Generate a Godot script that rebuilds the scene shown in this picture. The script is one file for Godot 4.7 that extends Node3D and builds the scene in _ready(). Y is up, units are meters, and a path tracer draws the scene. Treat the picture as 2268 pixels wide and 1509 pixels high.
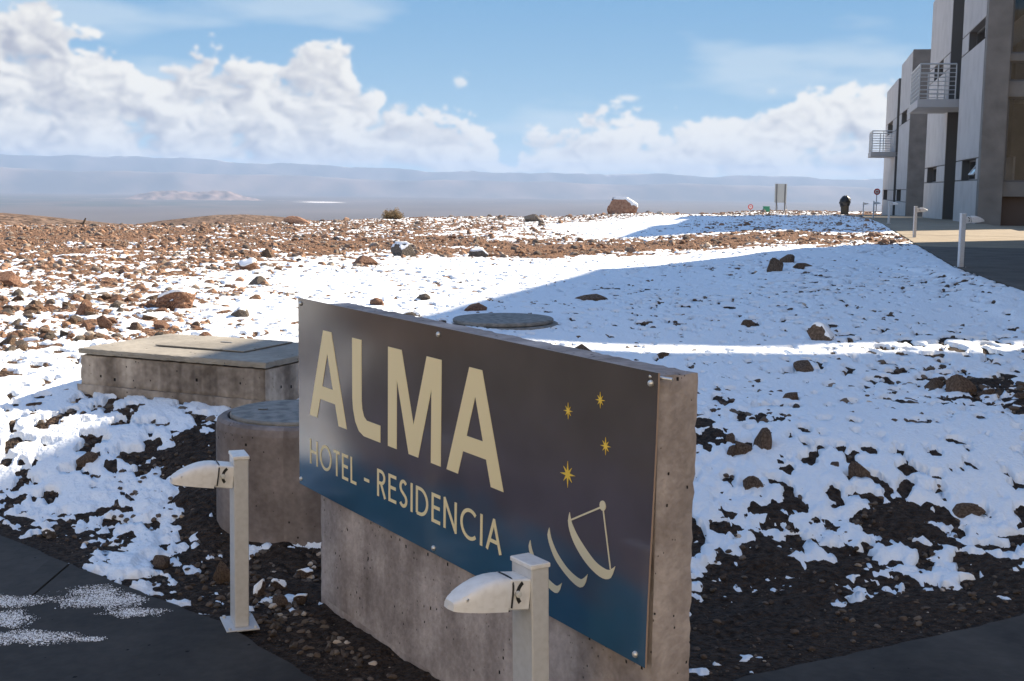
extends Node3D
# A snow-dusted desert slope in front of a mountain hotel. Metres, y up, the view runs along -z.
# Points on the ground are written (x, f): f is the distance forward, world z = -f.

const SUN_AZ := 36.0      # degrees ahead of the right-hand side
const SUN_EL := 33.0
var rng := RandomNumberGenerator.new()
var used := {}
var M := {}

# ---------------------------------------------------------------- naming and tagging
func numbered(called: String) -> String:
	var k: int = used.get(called, 0)
	used[called] = k + 1
	return called if k == 0 else "%s_%03d" % [called, k]

func tag(o: Node, label := "", category := "", group := "", kind := "") -> Node:
	if label != "": o.set_meta("label", label)
	if category != "": o.set_meta("category", category)
	if group != "": o.set_meta("group", group)
	if kind != "": o.set_meta("kind", kind)
	return o

func thing(called: String, at: Vector3, turn := 0.0) -> Node3D:
	var o := Node3D.new()
	o.name = numbered(called)
	add_child(o)
	o.position = at
	o.rotation.y = turn
	return o

func put(st: SurfaceTool, called: String, mat: Material, parent: Node = null, smooth := false) -> MeshInstance3D:
	st.generate_normals()
	var o := MeshInstance3D.new()
	o.mesh = st.commit()
	o.mesh.surface_set_material(0, mat)
	return seat(o, called, parent)

func seat(o: MeshInstance3D, called: String, parent: Node = null) -> MeshInstance3D:
	if parent == null:
		o.name = numbered(called)
		add_child(o)
	else:
		o.name = called
		parent.add_child(o, true)
	return o

func F(x: float, y: float, f: float) -> Vector3:
	return Vector3(x, y, -f)

# ---------------------------------------------------------------- shape helpers
func st_new() -> SurfaceTool:
	var st := SurfaceTool.new()
	st.begin(Mesh.PRIMITIVE_TRIANGLES)
	st.set_smooth_group(-1)
	return st

func tri(st: SurfaceTool, a: Vector3, b: Vector3, c: Vector3, from: Vector3) -> void:
	# wound so that it faces away from «from»
	var n := (c - a).cross(b - a)
	if n.dot((a + b + c) / 3.0 - from) < 0.0:
		var t := b
		b = c
		c = t
	st.add_vertex(a); st.add_vertex(b); st.add_vertex(c)

func quad(st: SurfaceTool, a: Vector3, b: Vector3, c: Vector3, d: Vector3, from: Vector3) -> void:
	tri(st, a, b, c, from)
	tri(st, a, c, d, from)

func box(st: SurfaceTool, lo: Vector3, hi: Vector3, bevel := 0.0, xf := Transform3D()) -> void:
	var m := (lo + hi) * 0.5
	var h := (hi - lo) * 0.5
	var b: float = minf(bevel, minf(h.x, minf(h.y, h.z)) * 0.9)
	var o := xf * m
	if b <= 0.0:
		for ax in 3:
			for s in [-1.0, 1.0]:
				var p := []
				for k in [[-1.0, -1.0], [1.0, -1.0], [1.0, 1.0], [-1.0, 1.0]]:
					var v := Vector3.ZERO
					v[ax] = s * h[ax]
					v[(ax + 1) % 3] = k[0] * h[(ax + 1) % 3]
					v[(ax + 2) % 3] = k[1] * h[(ax + 2) % 3]
					p.append(xf * (m + v))
				quad(st, p[0], p[1], p[2], p[3], o)
		return
	var g := h - Vector3(b, b, b)
	for ax in 3:
		var u := (ax + 1) % 3
		var w := (ax + 2) % 3
		for s in [-1.0, 1.0]:
			var p := []
			for k in [[-1.0, -1.0], [1.0, -1.0], [1.0, 1.0], [-1.0, 1.0]]:
				var v := Vector3.ZERO
				v[ax] = s * h[ax]; v[u] = k[0] * g[u]; v[w] = k[1] * g[w]
				p.append(xf * (m + v))
			quad(st, p[0], p[1], p[2], p[3], o)
		for s in [-1.0, 1.0]:
			for t in [-1.0, 1.0]:
				var q := []
				for e in [-1.0, 1.0]:
					var v1 := Vector3.ZERO
					v1[ax] = e * g[ax]; v1[u] = s * h[u]; v1[w] = t * g[w]
					var v2 := Vector3.ZERO
					v2[ax] = e * g[ax]; v2[u] = s * g[u]; v2[w] = t * h[w]
					q.append(xf * (m + v1)); q.append(xf * (m + v2))
				quad(st, q[0], q[1], q[3], q[2], o)
	for sx in [-1.0, 1.0]:
		for sy in [-1.0, 1.0]:
			for sz in [-1.0, 1.0]:
				tri(st, xf * (m + Vector3(sx * h.x, sy * g.y, sz * g.z)), xf * (m + Vector3(sx * g.x, sy * h.y, sz * g.z)), xf * (m + Vector3(sx * g.x, sy * g.y, sz * h.z)), o)

func tube(st: SurfaceTool, a: Vector3, b: Vector3, r1: float, r2: float, n := 8, caps := true) -> void:
	var d := (b - a).normalized()
	var s := d.cross(Vector3.UP if absf(d.y) < 0.9 else Vector3.RIGHT).normalized()
	var t := d.cross(s)
	var m := (a + b) * 0.5
	for i in n:
		var p := TAU * i / n
		var q := TAU * (i + 1) / n
		var e := s * cos(p) + t * sin(p)
		var f := s * cos(q) + t * sin(q)
		st.set_smooth_group(1)
		quad(st, a + e * r1, a + f * r1, b + f * r2, b + e * r2, m)
		st.set_smooth_group(-1)
		if caps:
			tri(st, a, a + e * r1, a + f * r1, m)
			tri(st, b, b + e * r2, b + f * r2, m)

func lathe(st: SurfaceTool, prof: Array, n: int, c := Vector3.ZERO, wob := 0.0) -> void:
	# prof: [radius, height] from the bottom up; each ring of faces is smooth around and creased at its ends
	for k in prof.size() - 1:
		st.set_smooth_group(k + 1)
		for i in n:
			var a := TAU * i / n
			var b := TAU * (i + 1) / n
			var wa := 1.0 + wob * sin(a * 3.0 + 1.0)
			var wb := 1.0 + wob * sin(b * 3.0 + 1.0)
			var r0: float = prof[k][0]
			var r1: float = prof[k + 1][0]
			var y0: float = prof[k][1]
			var y1: float = prof[k + 1][1]
			var p0 := c + Vector3(cos(a) * r0 * wa, y0, sin(a) * r0 * wa)
			var p1 := c + Vector3(cos(b) * r0 * wb, y0, sin(b) * r0 * wb)
			var p2 := c + Vector3(cos(b) * r1 * wb, y1, sin(b) * r1 * wb)
			var p3 := c + Vector3(cos(a) * r1 * wa, y1, sin(a) * r1 * wa)
			# outward side: left of the direction of travel along the profile
			var dir := Vector2(r1 - r0, y1 - y0)
			var out := Vector3(cos(a) * dir.y, -dir.x, sin(a) * dir.y)
			var from := (p0 + p2) * 0.5 - out
			if r0 > 1e-5: tri(st, p0, p1, p2, from)
			if r1 > 1e-5: tri(st, p0, p2, p3, from)
	st.set_smooth_group(-1)

# ---------------------------------------------------------------- surface textures
func noise(freq: float, sd: int, oct := 4, kind := FastNoiseLite.TYPE_SIMPLEX_SMOOTH) -> FastNoiseLite:
	var n := FastNoiseLite.new()
	n.noise_type = kind
	n.seed = sd
	n.frequency = freq
	n.fractal_octaves = oct
	n.fractal_type = FastNoiseLite.FRACTAL_FBM if oct > 1 else FastNoiseLite.FRACTAL_NONE
	return n

func ntex(freq: float, sd: int, oct: int, ramp: Array = [], size := 512) -> NoiseTexture2D:
	var t := NoiseTexture2D.new()
	t.width = size
	t.height = size
	t.seamless = true
	t.noise = noise(freq, sd, oct)
	if ramp.size():
		var g := Gradient.new()
		var offs := PackedFloat32Array()
		var cols := PackedColorArray()
		for k in ramp.size():
			offs.append(float(k) / (ramp.size() - 1))
			cols.append(ramp[k])
		g.offsets = offs
		g.colors = cols
		t.color_ramp = g
	return t

func lin(r: float, g: float, b: float) -> Color:
	return Color(r, g, b).linear_to_srgb()

func mat(called: String, c: Color, rough := 0.8, metal := 0.0, spec := 0.5) -> StandardMaterial3D:
	var m := StandardMaterial3D.new()
	m.resource_name = called
	m.albedo_color = c
	m.roughness = rough
	m.metallic = metal
	m.metallic_specular = spec
	M[called] = m
	return m

func tri_tex(m: StandardMaterial3D, albedo: Texture2D, scale: float, height: Texture2D = null, hcm := 0.0, world := false) -> void:
	m.uv1_triplanar = true
	m.uv1_world_triplanar = world
	m.uv1_scale = Vector3(scale, scale, scale)
	m.uv1_triplanar_sharpness = 4.0
	if albedo: m.albedo_texture = albedo
	if height:
		m.heightmap_enabled = true
		m.heightmap_texture = height
		m.heightmap_scale = hcm

func concrete_image(sd: int, size: int, pores: int, streak: float, dark: Color, light: Color) -> Array:
	# cast concrete: cloudy tone, vertical run marks and air pores; returns [colour, relief]
	var a := noise(0.006, sd, 5)
	var b := noise(0.05, sd + 1, 3)
	var c := noise(0.014, sd + 2, 4)
	var col := Image.create(size, size, false, Image.FORMAT_RGB8)
	var rel := Image.create(size, size, false, Image.FORMAT_RGB8)
	for y in size:
		for x in size:
			var v := 0.5 + 0.55 * a.get_noise_2d(x, y) + 0.22 * b.get_noise_2d(x, y) + streak * c.get_noise_2d(x * 1.0, y * 0.035)
			col.set_pixel(x, y, dark.lerp(light, clampf(v, 0.0, 1.0)))
			var h := clampf(0.6 + 0.25 * b.get_noise_2d(x * 2.0, y * 2.0), 0.0, 1.0)
			rel.set_pixel(x, y, Color(h, h, h))
	var r := RandomNumberGenerator.new()
	r.seed = sd
	for k in pores:
		var px := r.randi_range(4, size - 8)
		var py := r.randi_range(4, size - 8)
		var w := 1 + int(r.randf() * r.randf() * 5.0)
		for dy in w + 1:
			for dx in w:
				if Vector2(dx - w * 0.5 + 0.5, dy - w * 0.5).length() <= w * 0.62 + 0.2:
					col.set_pixel(px + dx, py + dy, dark.darkened(0.72))
					rel.set_pixel(px + dx, py + dy, Color(0, 0, 0))
	return [ImageTexture.create_from_image(col), ImageTexture.create_from_image(rel)]

func make_materials() -> void:
	var grain := ntex(0.02, 3, 5)
	var fine := ntex(0.06, 4, 4)
	var m := mat("soil", Color.WHITE, 0.95, 0.0, 0.3)
	m.vertex_color_use_as_albedo = true
	tri_tex(m, ntex(0.03, 11, 5, [Color(0.45, 0.43, 0.41), Color(0.78, 0.76, 0.74), Color(1, 1, 1)]), 1.4, ntex(0.05, 12, 5), 2.2, true)
	m = mat("snow", lin(0.83, 0.87, 0.905), 0.75, 0.0, 0.4)
	tri_tex(m, null, 2.0, ntex(0.035, 13, 5), 0.5, true)
	m = mat("snow_cap", lin(0.86, 0.88, 0.90), 0.8, 0.0, 0.4)
	m = mat("rock_red", Color.WHITE, 0.9, 0.0, 0.35)
	tri_tex(m, ntex(0.012, 21, 5, [lin(0.13, 0.075, 0.052), lin(0.31, 0.165, 0.108), lin(0.43, 0.25, 0.165), lin(0.5, 0.33, 0.23)]), 0.9, ntex(0.03, 22, 5), 4.0)
	m = mat("rock_brown", Color.WHITE, 0.9, 0.0, 0.35)
	tri_tex(m, ntex(0.012, 23, 5, [lin(0.075, 0.054, 0.041), lin(0.20, 0.135, 0.093), lin(0.31, 0.215, 0.15), lin(0.38, 0.28, 0.21)]), 0.9, ntex(0.03, 24, 5), 4.0)
	m = mat("rock_grey", Color.WHITE, 0.9, 0.0, 0.35)
	tri_tex(m, ntex(0.012, 25, 5, [lin(0.07, 0.06, 0.052), lin(0.18, 0.15, 0.125), lin(0.26, 0.22, 0.185), lin(0.36, 0.32, 0.27)]), 0.9, ntex(0.03, 26, 5), 4.0)
	m = mat("stones", Color.WHITE, 0.92, 0.0, 0.3)
	m.vertex_color_use_as_albedo = true
	var c1 := concrete_image(31, 768, 480, 0.30, lin(0.21, 0.178, 0.165), lin(0.54, 0.475, 0.445))
	m = mat("cast_concrete", Color.WHITE, 0.85, 0.0, 0.35)
	tri_tex(m, c1[0], 0.8, c1[1], 0.35)
	var c2 := concrete_image(37, 512, 160, 0.75, lin(0.12, 0.098, 0.08), lin(0.50, 0.44, 0.375))
	m = mat("old_concrete", lin(0.56, 0.555, 0.56), 0.88, 0.0, 0.35)
	tri_tex(m, c1[0], 0.7, c1[1], 0.35)
	m = mat("stained_concrete", Color.WHITE, 0.88, 0.0, 0.35)
	tri_tex(m, c2[0], 0.7, c2[1], 0.5)
	var c3 := concrete_image(41, 512, 60, 0.15, lin(0.030, 0.028, 0.026), lin(0.072, 0.066, 0.059))
	m = mat("paving", Color.WHITE, 0.85, 0.0, 0.35)
	tri_tex(m, c3[0], 0.55, c3[1], 0.25, true)
	m = mat("sunlit_concrete", lin(1.0, 0.97, 0.90), 0.85, 0.0, 0.35)  # lighter copy of the path concrete, as sunlight shows it
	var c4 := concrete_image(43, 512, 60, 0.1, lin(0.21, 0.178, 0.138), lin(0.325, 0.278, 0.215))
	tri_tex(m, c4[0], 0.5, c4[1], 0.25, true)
	m = mat("shaded_path_concrete", Color.WHITE, 0.85, 0.0, 0.35)  # darker copy of it, with the shade put into the colour
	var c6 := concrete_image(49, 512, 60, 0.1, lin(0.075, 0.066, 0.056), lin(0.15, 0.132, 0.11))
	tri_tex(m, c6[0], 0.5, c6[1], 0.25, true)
	m = mat("grey_concrete", Color.WHITE, 0.85, 0.0, 0.35)
	var c5 := concrete_image(47, 512, 90, 0.1, lin(0.20, 0.185, 0.16), lin(0.40, 0.37, 0.315))
	tri_tex(m, c5[0], 0.6, c5[1], 0.3)
	m = mat("hotel_concrete", Color.WHITE, 0.85, 0.0, 0.35)
	tri_tex(m, ntex(0.01, 45, 5, [lin(0.155, 0.143, 0.130), lin(0.195, 0.18, 0.163), lin(0.23, 0.213, 0.193)]), 0.25, grain, 0.8)
	m = mat("hotel_plaster", Color.WHITE, 0.85, 0.0, 0.35)
	tri_tex(m, ntex(0.008, 46, 5, [lin(0.42, 0.395, 0.375), lin(0.475, 0.45, 0.43), lin(0.51, 0.485, 0.465)]), 0.2, fine, 0.4)
	m = mat("bounce_plaster", lin(0.68, 0.61, 0.50), 0.85)  # for the added front; pale and warm so it bounces light
	m = mat("joint", lin(0.12, 0.11, 0.1), 0.9)
	m = mat("window_frame", lin(0.10, 0.095, 0.09), 0.5)
	m = mat("white_frame", lin(0.62, 0.62, 0.62), 0.4)
	m = mat("glass", Color(0.08, 0.1, 0.12, 0.25), 0.03)
	m.transparency = BaseMaterial3D.TRANSPARENCY_ALPHA
	m = mat("room_wall", lin(0.42, 0.40, 0.37), 0.9)
	m = mat("door_brown", lin(0.09, 0.06, 0.045), 0.7)
	m = mat("rail_metal", lin(0.55, 0.54, 0.52), 0.4, 0.3)
	m = mat("lamp_paint", lin(0.78, 0.77, 0.755), 0.42, 0.0, 0.5)
	tri_tex(m, ntex(0.02, 51, 4, [Color(0.93, 0.925, 0.915), Color(0.98, 0.98, 0.975), Color(1, 1, 1)]), 3.0)
	m = mat("lamp_post_metal", lin(0.62, 0.625, 0.63), 0.42, 0.15)
	tri_tex(m, ntex(0.02, 52, 4, [Color(0.93, 0.93, 0.92), Color(0.97, 0.97, 0.97), Color(1, 1, 1)]), 3.0)
	m = mat("rubber", lin(0.012, 0.012, 0.013), 0.6)
	m = mat("diffuser", lin(0.6, 0.6, 0.57), 0.25)
	m = mat("bolt_steel", lin(0.7, 0.7, 0.68), 0.3, 0.6)
	m = mat("board_edge", lin(0.35, 0.25, 0.19), 0.5)
	m = mat("letter_cream", lin(0.88, 0.75, 0.44), 0.5)
	m = mat("star_yellow", lin(0.86, 0.60, 0.07), 0.45)
	m = mat("dish_cream", lin(0.72, 0.66, 0.47), 0.5)
	m = mat("manhole_concrete", Color.WHITE, 0.8, 0.0, 0.35)
	tri_tex(m, ntex(0.02, 61, 5, [lin(0.12, 0.12, 0.115), lin(0.22, 0.215, 0.2), lin(0.3, 0.29, 0.27)]), 1.2, fine, 0.4)
	m = mat("board_back", lin(0.45, 0.46, 0.44), 0.6)
	m = mat("galvanised", lin(0.18, 0.18, 0.18), 0.5, 0.3)
	m = mat("bin_green", lin(0.03, 0.22, 0.12), 0.5)
	m = mat("sign_red", lin(0.55, 0.05, 0.04), 0.5)
	m = mat("sign_white", lin(0.75, 0.72, 0.68), 0.5)
	m = mat("bag_black", lin(0.01, 0.01, 0.01), 0.35)
	m = mat("bin_brown", lin(0.07, 0.055, 0.035), 0.8)
	m = mat("shrub_leaf", lin(0.26, 0.18, 0.09), 0.9)
	m = mat("shrub_twig", lin(0.10, 0.07, 0.045), 0.9)
	m = mat("far_soil", Color.WHITE, 0.95, 0.0, 0.3)
	m.vertex_color_use_as_albedo = true
	m = mat("hill_soil", Color.WHITE, 0.95, 0.0, 0.3)
	m.vertex_color_use_as_albedo = true
	tri_tex(m, ntex(0.02, 63, 6, [Color(0.35, 0.33, 0.32), Color(0.75, 0.73, 0.71), Color(1, 1, 1), Color(1, 1, 1)]), 0.05, ntex(0.03, 64, 5), 40.0, true)
	m = mat("board_print", Color.WHITE, 0.13, 0.0, 0.5)
	m.albedo_texture = board_print()

func board_print() -> ImageTexture:
	# the printed dusk: grey-brown above, violet-grey, then a deep blue haze along the foot
	var w := 768
	var h := 256
	var im := Image.create(w, h, false, Image.FORMAT_RGB8)
	var n := noise(0.006, 71, 3)
	var f := noise(0.02, 72, 3)
	var top := Color(0.086, 0.076, 0.073)
	var mid := Color(0.092, 0.084, 0.108)
	var low := Color(0.032, 0.098, 0.175)
	for y in h:
		for x in w:
			var t := float(y) / h
			var b := t + 0.11 * n.get_noise_2d(x, y * 2.2) + 0.015 * f.get_noise_2d(x, y)
			var c := top.lerp(mid, smoothstep(0.05, 0.6, b)).lerp(low, smoothstep(0.6, 0.9, b))
			c = c * (1.0 + 0.2 * n.get_noise_2d(x * 1.3 + 400.0, y * 1.3))
			im.set_pixel(x, y, Color(c.r, c.g, c.b).linear_to_srgb())
	return ImageTexture.create_from_image(im)

# ---------------------------------------------------------------- sky
var tops := [-21.7, 6.87, -20.0, 6.88, -19.0, 5.66, -17.9, 5.62, -15.9, 5.05, -13.6, 5.45, -11.5, 5.15, -10.4, 5.35, -9.0, 5.75, -7.4, 5.35, -6.8, 4.35, -5.8, 4.1, -4.8, 3.11, -2.8, 2.45, -1.0, 2.17, -0.45, 0.9, 0.1, 0.9, 0.4, 2.75, 1.0, 3.05, 2.2, 2.6, 6.2, 2.95, 9.2, 3.5, 11.1, 3.5, 13.0, 3.93, 14.9, 4.30, 16.0, 4.58, 21.5, 5.05]
var sk_a := noise(0.20, 101, 6)
var sk_b := noise(0.55, 102, 4)
var sk_c := noise(0.03, 103, 3)
var sk_f := noise(1.5, 106, 3)
var sk_d := noise(0.1, 104, 5)
var sk_e := noise(0.11, 105, 2)

func cloud_top(az: float) -> float:
	var out := 4.6 + 3.0 * sk_c.get_noise_2d(az * 1.2, 50.0)
	if az < -30.0 or az > 30.0: return out
	var v: float = tops[1]
	for k in range(0, tops.size() - 2, 2):
		if az >= tops[k] and az <= tops[k + 2]:
			v = lerpf(tops[k + 1], tops[k + 3], (az - tops[k]) / (tops[k + 2] - tops[k]))
			break
		if k == tops.size() - 4 and az > tops[k + 2]: v = tops[k + 3]
	return lerpf(v, out, smoothstep(22.0, 30.0, absf(az)))

func sky_colour(az: float, el: float) -> Color:
	var e := maxf(el, 0.0)
	var t := 1.0 - exp(-e / 6.0)
	var c := Color(0.56, 0.78, 0.90).lerp(Color(0.165, 0.40, 0.71), clampf(t * 1.15, 0.0, 1.0))
	c = c.lerp(Color(0.070, 0.265, 0.70), smoothstep(9.0, 45.0, e))
	var wx := az + 0.9 * sk_e.get_noise_2d(az * 3.0, el * 6.0)
	var wy := el + 0.35 * sk_e.get_noise_2d(az * 3.0 + 70.0, el * 6.0)
	# wisps of high cloud
	var ci := sk_d.get_noise_2d(az * 0.5, el * 2.4) * smoothstep(0.5, 3.0, e)
	c = c.lerp(Color(0.72, 0.82, 0.9), clampf(ci * 1.5 - 0.06, 0.0, 0.5))
	# the long bank of cumulus along the horizon
	var n := sk_a.get_noise_2d(wx, wy * 1.7)
	var nb := sk_b.get_noise_2d(wx, wy * 1.5)
	var T := cloud_top(az)
	var env := (T - el) / 0.9
	var foot := lerpf(0.75, 0.35, clampf((az + 22.0) / 40.0, 0.0, 1.0))
	var nf := sk_f.get_noise_2d(az, el * 1.4)
	var body := env + 1.7 * n + 1.0 * nb + 0.5 * nf
	var d := smoothstep(-0.08, 0.42, body - 0.1) * smoothstep(-0.35, 0.5, (el - foot) / 0.5 + 0.9 * n)
	var hole := smoothstep(-0.60, -0.12, n + 0.5 * nb + 0.35 * minf(env, 1.5) * 0.5 - 0.12)
	d *= hole
	# small loose puffs
	for q in [[-2.4, 4.6, 0.5, 0.28], [11.4, 4.22, 0.42, 0.22], [-7.9, 3.9, 0.5, 0.3], [-5.2, 3.3, 0.4, 0.3], [5.0, 3.9, 0.5, 0.15], [4.6, 3.5, 0.5, 0.15]]:
		var r := Vector2((az - q[0]) / q[2], (el - q[1]) / q[3]).length()
		d = maxf(d, smoothstep(1.1, 0.2, r + 1.1 * nb) * 0.75)
	# fair-weather clouds over the rest of the sky
	if e > 9.0:
		var k := 57.0 / (e + 12.0)
		var g := sk_a.get_noise_3d(sin(deg_to_rad(az)) * k * 9.0, cos(deg_to_rad(az)) * k * 9.0, 7.0)
		d = maxf(d, smoothstep(0.10, 0.36, g) * smoothstep(9.0, 14.0, e) * 0.85)
	if d > 0.003:
		var up := sk_a.get_noise_2d(wx + 0.55, (wy + 0.42) * 1.7)
		var up2 := sk_b.get_noise_2d(wx + 0.25, (wy + 0.2) * 1.5)
		var grey := lerpf(0.60, 0.86, smoothstep(-16.0, 1.0, az + 5.0 * sk_c.get_noise_2d(az * 4.0, el * 9.0)))
		grey = lerpf(grey, 0.74, smoothstep(9.0, 14.0, e))
		var L := grey + 1.0 * (n - up) + 0.55 * (nb - up2) + 0.22 * nf + 0.16 * smoothstep(1.2, 0.0, body)
		L = clampf(L, 0.0, 1.0)
		var w := Color(0.47, 0.49, 0.57).lerp(Color(0.98, 0.96, 0.92), L)
		c = c.lerp(w, d)
	return c

func make_sky() -> Texture2D:
	var lo := Image.create(512, 256, false, Image.FORMAT_RGB8)
	for y in 256:
		for x in 512:
			var c := sky_colour((x + 0.5) / 512.0 * 360.0 - 180.0, 90.0 - (y + 0.5) / 256.0 * 180.0)
			lo.set_pixel(x, y, c.linear_to_srgb())
	lo.resize(4096, 2048, Image.INTERPOLATE_CUBIC)
	var x0 := 1536
	var x1 := 2560
	var y0 := 830
	var y1 := 1040
	var hi := Image.create(x1 - x0, y1 - y0, false, Image.FORMAT_RGB8)
	for y in range(y0, y1):
		for x in range(x0, x1):
			var c := sky_colour((x + 0.5) / 4096.0 * 360.0 - 180.0, 90.0 - (y + 0.5) / 2048.0 * 180.0)
			hi.set_pixel(x - x0, y - y0, c.linear_to_srgb())
	lo.blit_rect(hi, Rect2i(0, 0, x1 - x0, y1 - y0), Vector2i(x0, y0))
	return ImageTexture.create_from_image(lo)

# ---------------------------------------------------------------- lie of the land
var EX := PackedFloat32Array([-8, -4, -2.145, -1.37, -0.97, -0.58, -0.3, -0.05, 0.12, 0.3, 0.684, 1.82, 2.6, 3.4, 3.95, 4.45, 4.86, 7.4, 9.75, 12.2, 14.6, 18, 24])
var EF := PackedFloat32Array([8.5, 6.6, 5.18, 4.49, 4.15, 3.67, 3.15, 2.45, 2.4, 2.75, 3.71, 4.32, 5.1, 6.5, 8.2, 10.6, 13.9, 23.9, 33.5, 43.5, 53.5, 68, 93])
var PF := PackedFloat32Array([4.2, 8, 11, 13.9, 23.9, 33.5, 43.5, 53.5, 68, 95])
var PH := PackedFloat32Array([0.0, 0.38, 0.62, 0.66, 0.60, 0.60, 0.50, 0.36, 0.12, -0.35])
var edge_t := PackedFloat32Array()
var edge_c := PackedFloat32Array()
var path_t := PackedFloat32Array()
var n_roll := noise(0.35, 201, 3)
var n_bump := noise(2.2, 202, 4)
var n_grit := noise(9.0, 203, 3)
var n_mask := noise(1.3, 204, 4)
var n_melt := noise(8.0, 205, 4)
var n_spot := noise(5.2, 206, 3)
var n_fine := noise(22.0, 207, 2)

func interp(xs: PackedFloat32Array, ys: PackedFloat32Array, x: float) -> float:
	if x <= xs[0]: return ys[0]
	for k in xs.size() - 1:
		if x <= xs[k + 1]:
			return lerpf(ys[k], ys[k + 1], (x - xs[k]) / (xs[k + 1] - xs[k]))
	return ys[ys.size() - 1]

func make_tables() -> void:
	edge_t.resize(1701); edge_c.resize(1701)
	for k in 1701:
		edge_t[k] = interp(EX, EF, -9.0 + k * 0.02)
	for k in 1701:
		var s := (edge_t[mini(k + 3, 1700)] - edge_t[maxi(k - 3, 0)]) / 0.12
		edge_c[k] = 1.0 / sqrt(1.0 + s * s)
	path_t.resize(2001)
	for k in 2001: path_t[k] = interp(PF, PH, k * 0.05)

func edge_at(x: float) -> float:
	return edge_t[clampi(int((x + 9.0) * 50.0 + 0.5), 0, 1700)]

func paving_h(x: float, f: float) -> float:
	return path_t[clampi(int(f * 20.0 + 0.5), 0, 2000)] * smoothstep(0.8, 2.6, x)

func bank_shift(x: float) -> float:
	if x < -2.1: return lerpf(2.4, 0.75, clampf((x + 6.0) / 3.9, 0, 1))
	if x < -1.0: return lerpf(0.75, 0.1, (x + 2.1) / 1.1)
	if x < 0.0: return lerpf(0.1, 0.0, x + 1.0)
	if x < 2.0: return lerpf(0.0, 0.2, x * 0.5)
	return lerpf(0.2, 0.5, clampf((x - 2.0) / 4.0, 0, 1))

func natural(x: float, f: float) -> float:
	var k := bank_shift(x)
	var h := 0.31 * smoothstep(4.45 + k, 6.5 + k, f) + 0.08 * smoothstep(7.0, 11.0, f)
	h += 0.25 * smoothstep(1.2, 5.5, x) * smoothstep(6.0, 12.0, f)
	h -= 0.10 * smoothstep(12.0, 38.0, f) * smoothstep(-4.0, -16.0, x)
	var cz := 40.0 + 14.0 * smoothstep(-12.0, 0.0, x) + 40.0 * smoothstep(7.0, 20.0, x)
	var sl := 0.055 - 0.022 * smoothstep(5.0, 20.0, x)
	var d := f - cz
	h -= sl * (sqrt(d * d + 100.0) + d) * 0.5
	h -= 0.68 * smoothstep(36.0, 80.0, f) * smoothstep(2.0, 16.0, x)
	return h

func paved_dist(x: float, f: float) -> float:
	var k := clampi(int((x + 9.0) * 50.0 + 0.5), 0, 1700)
	return (f - edge_t[k]) * edge_c[k]

func base_h(x: float, f: float, d: float) -> float:
	var p := paving_h(x, f)
	if d <= 0.0: return p - 0.07
	if d >= 0.7: return natural(x, f)
	return lerpf(p - 0.012, natural(x, f), smoothstep(0.0, 0.7, d))

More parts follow.
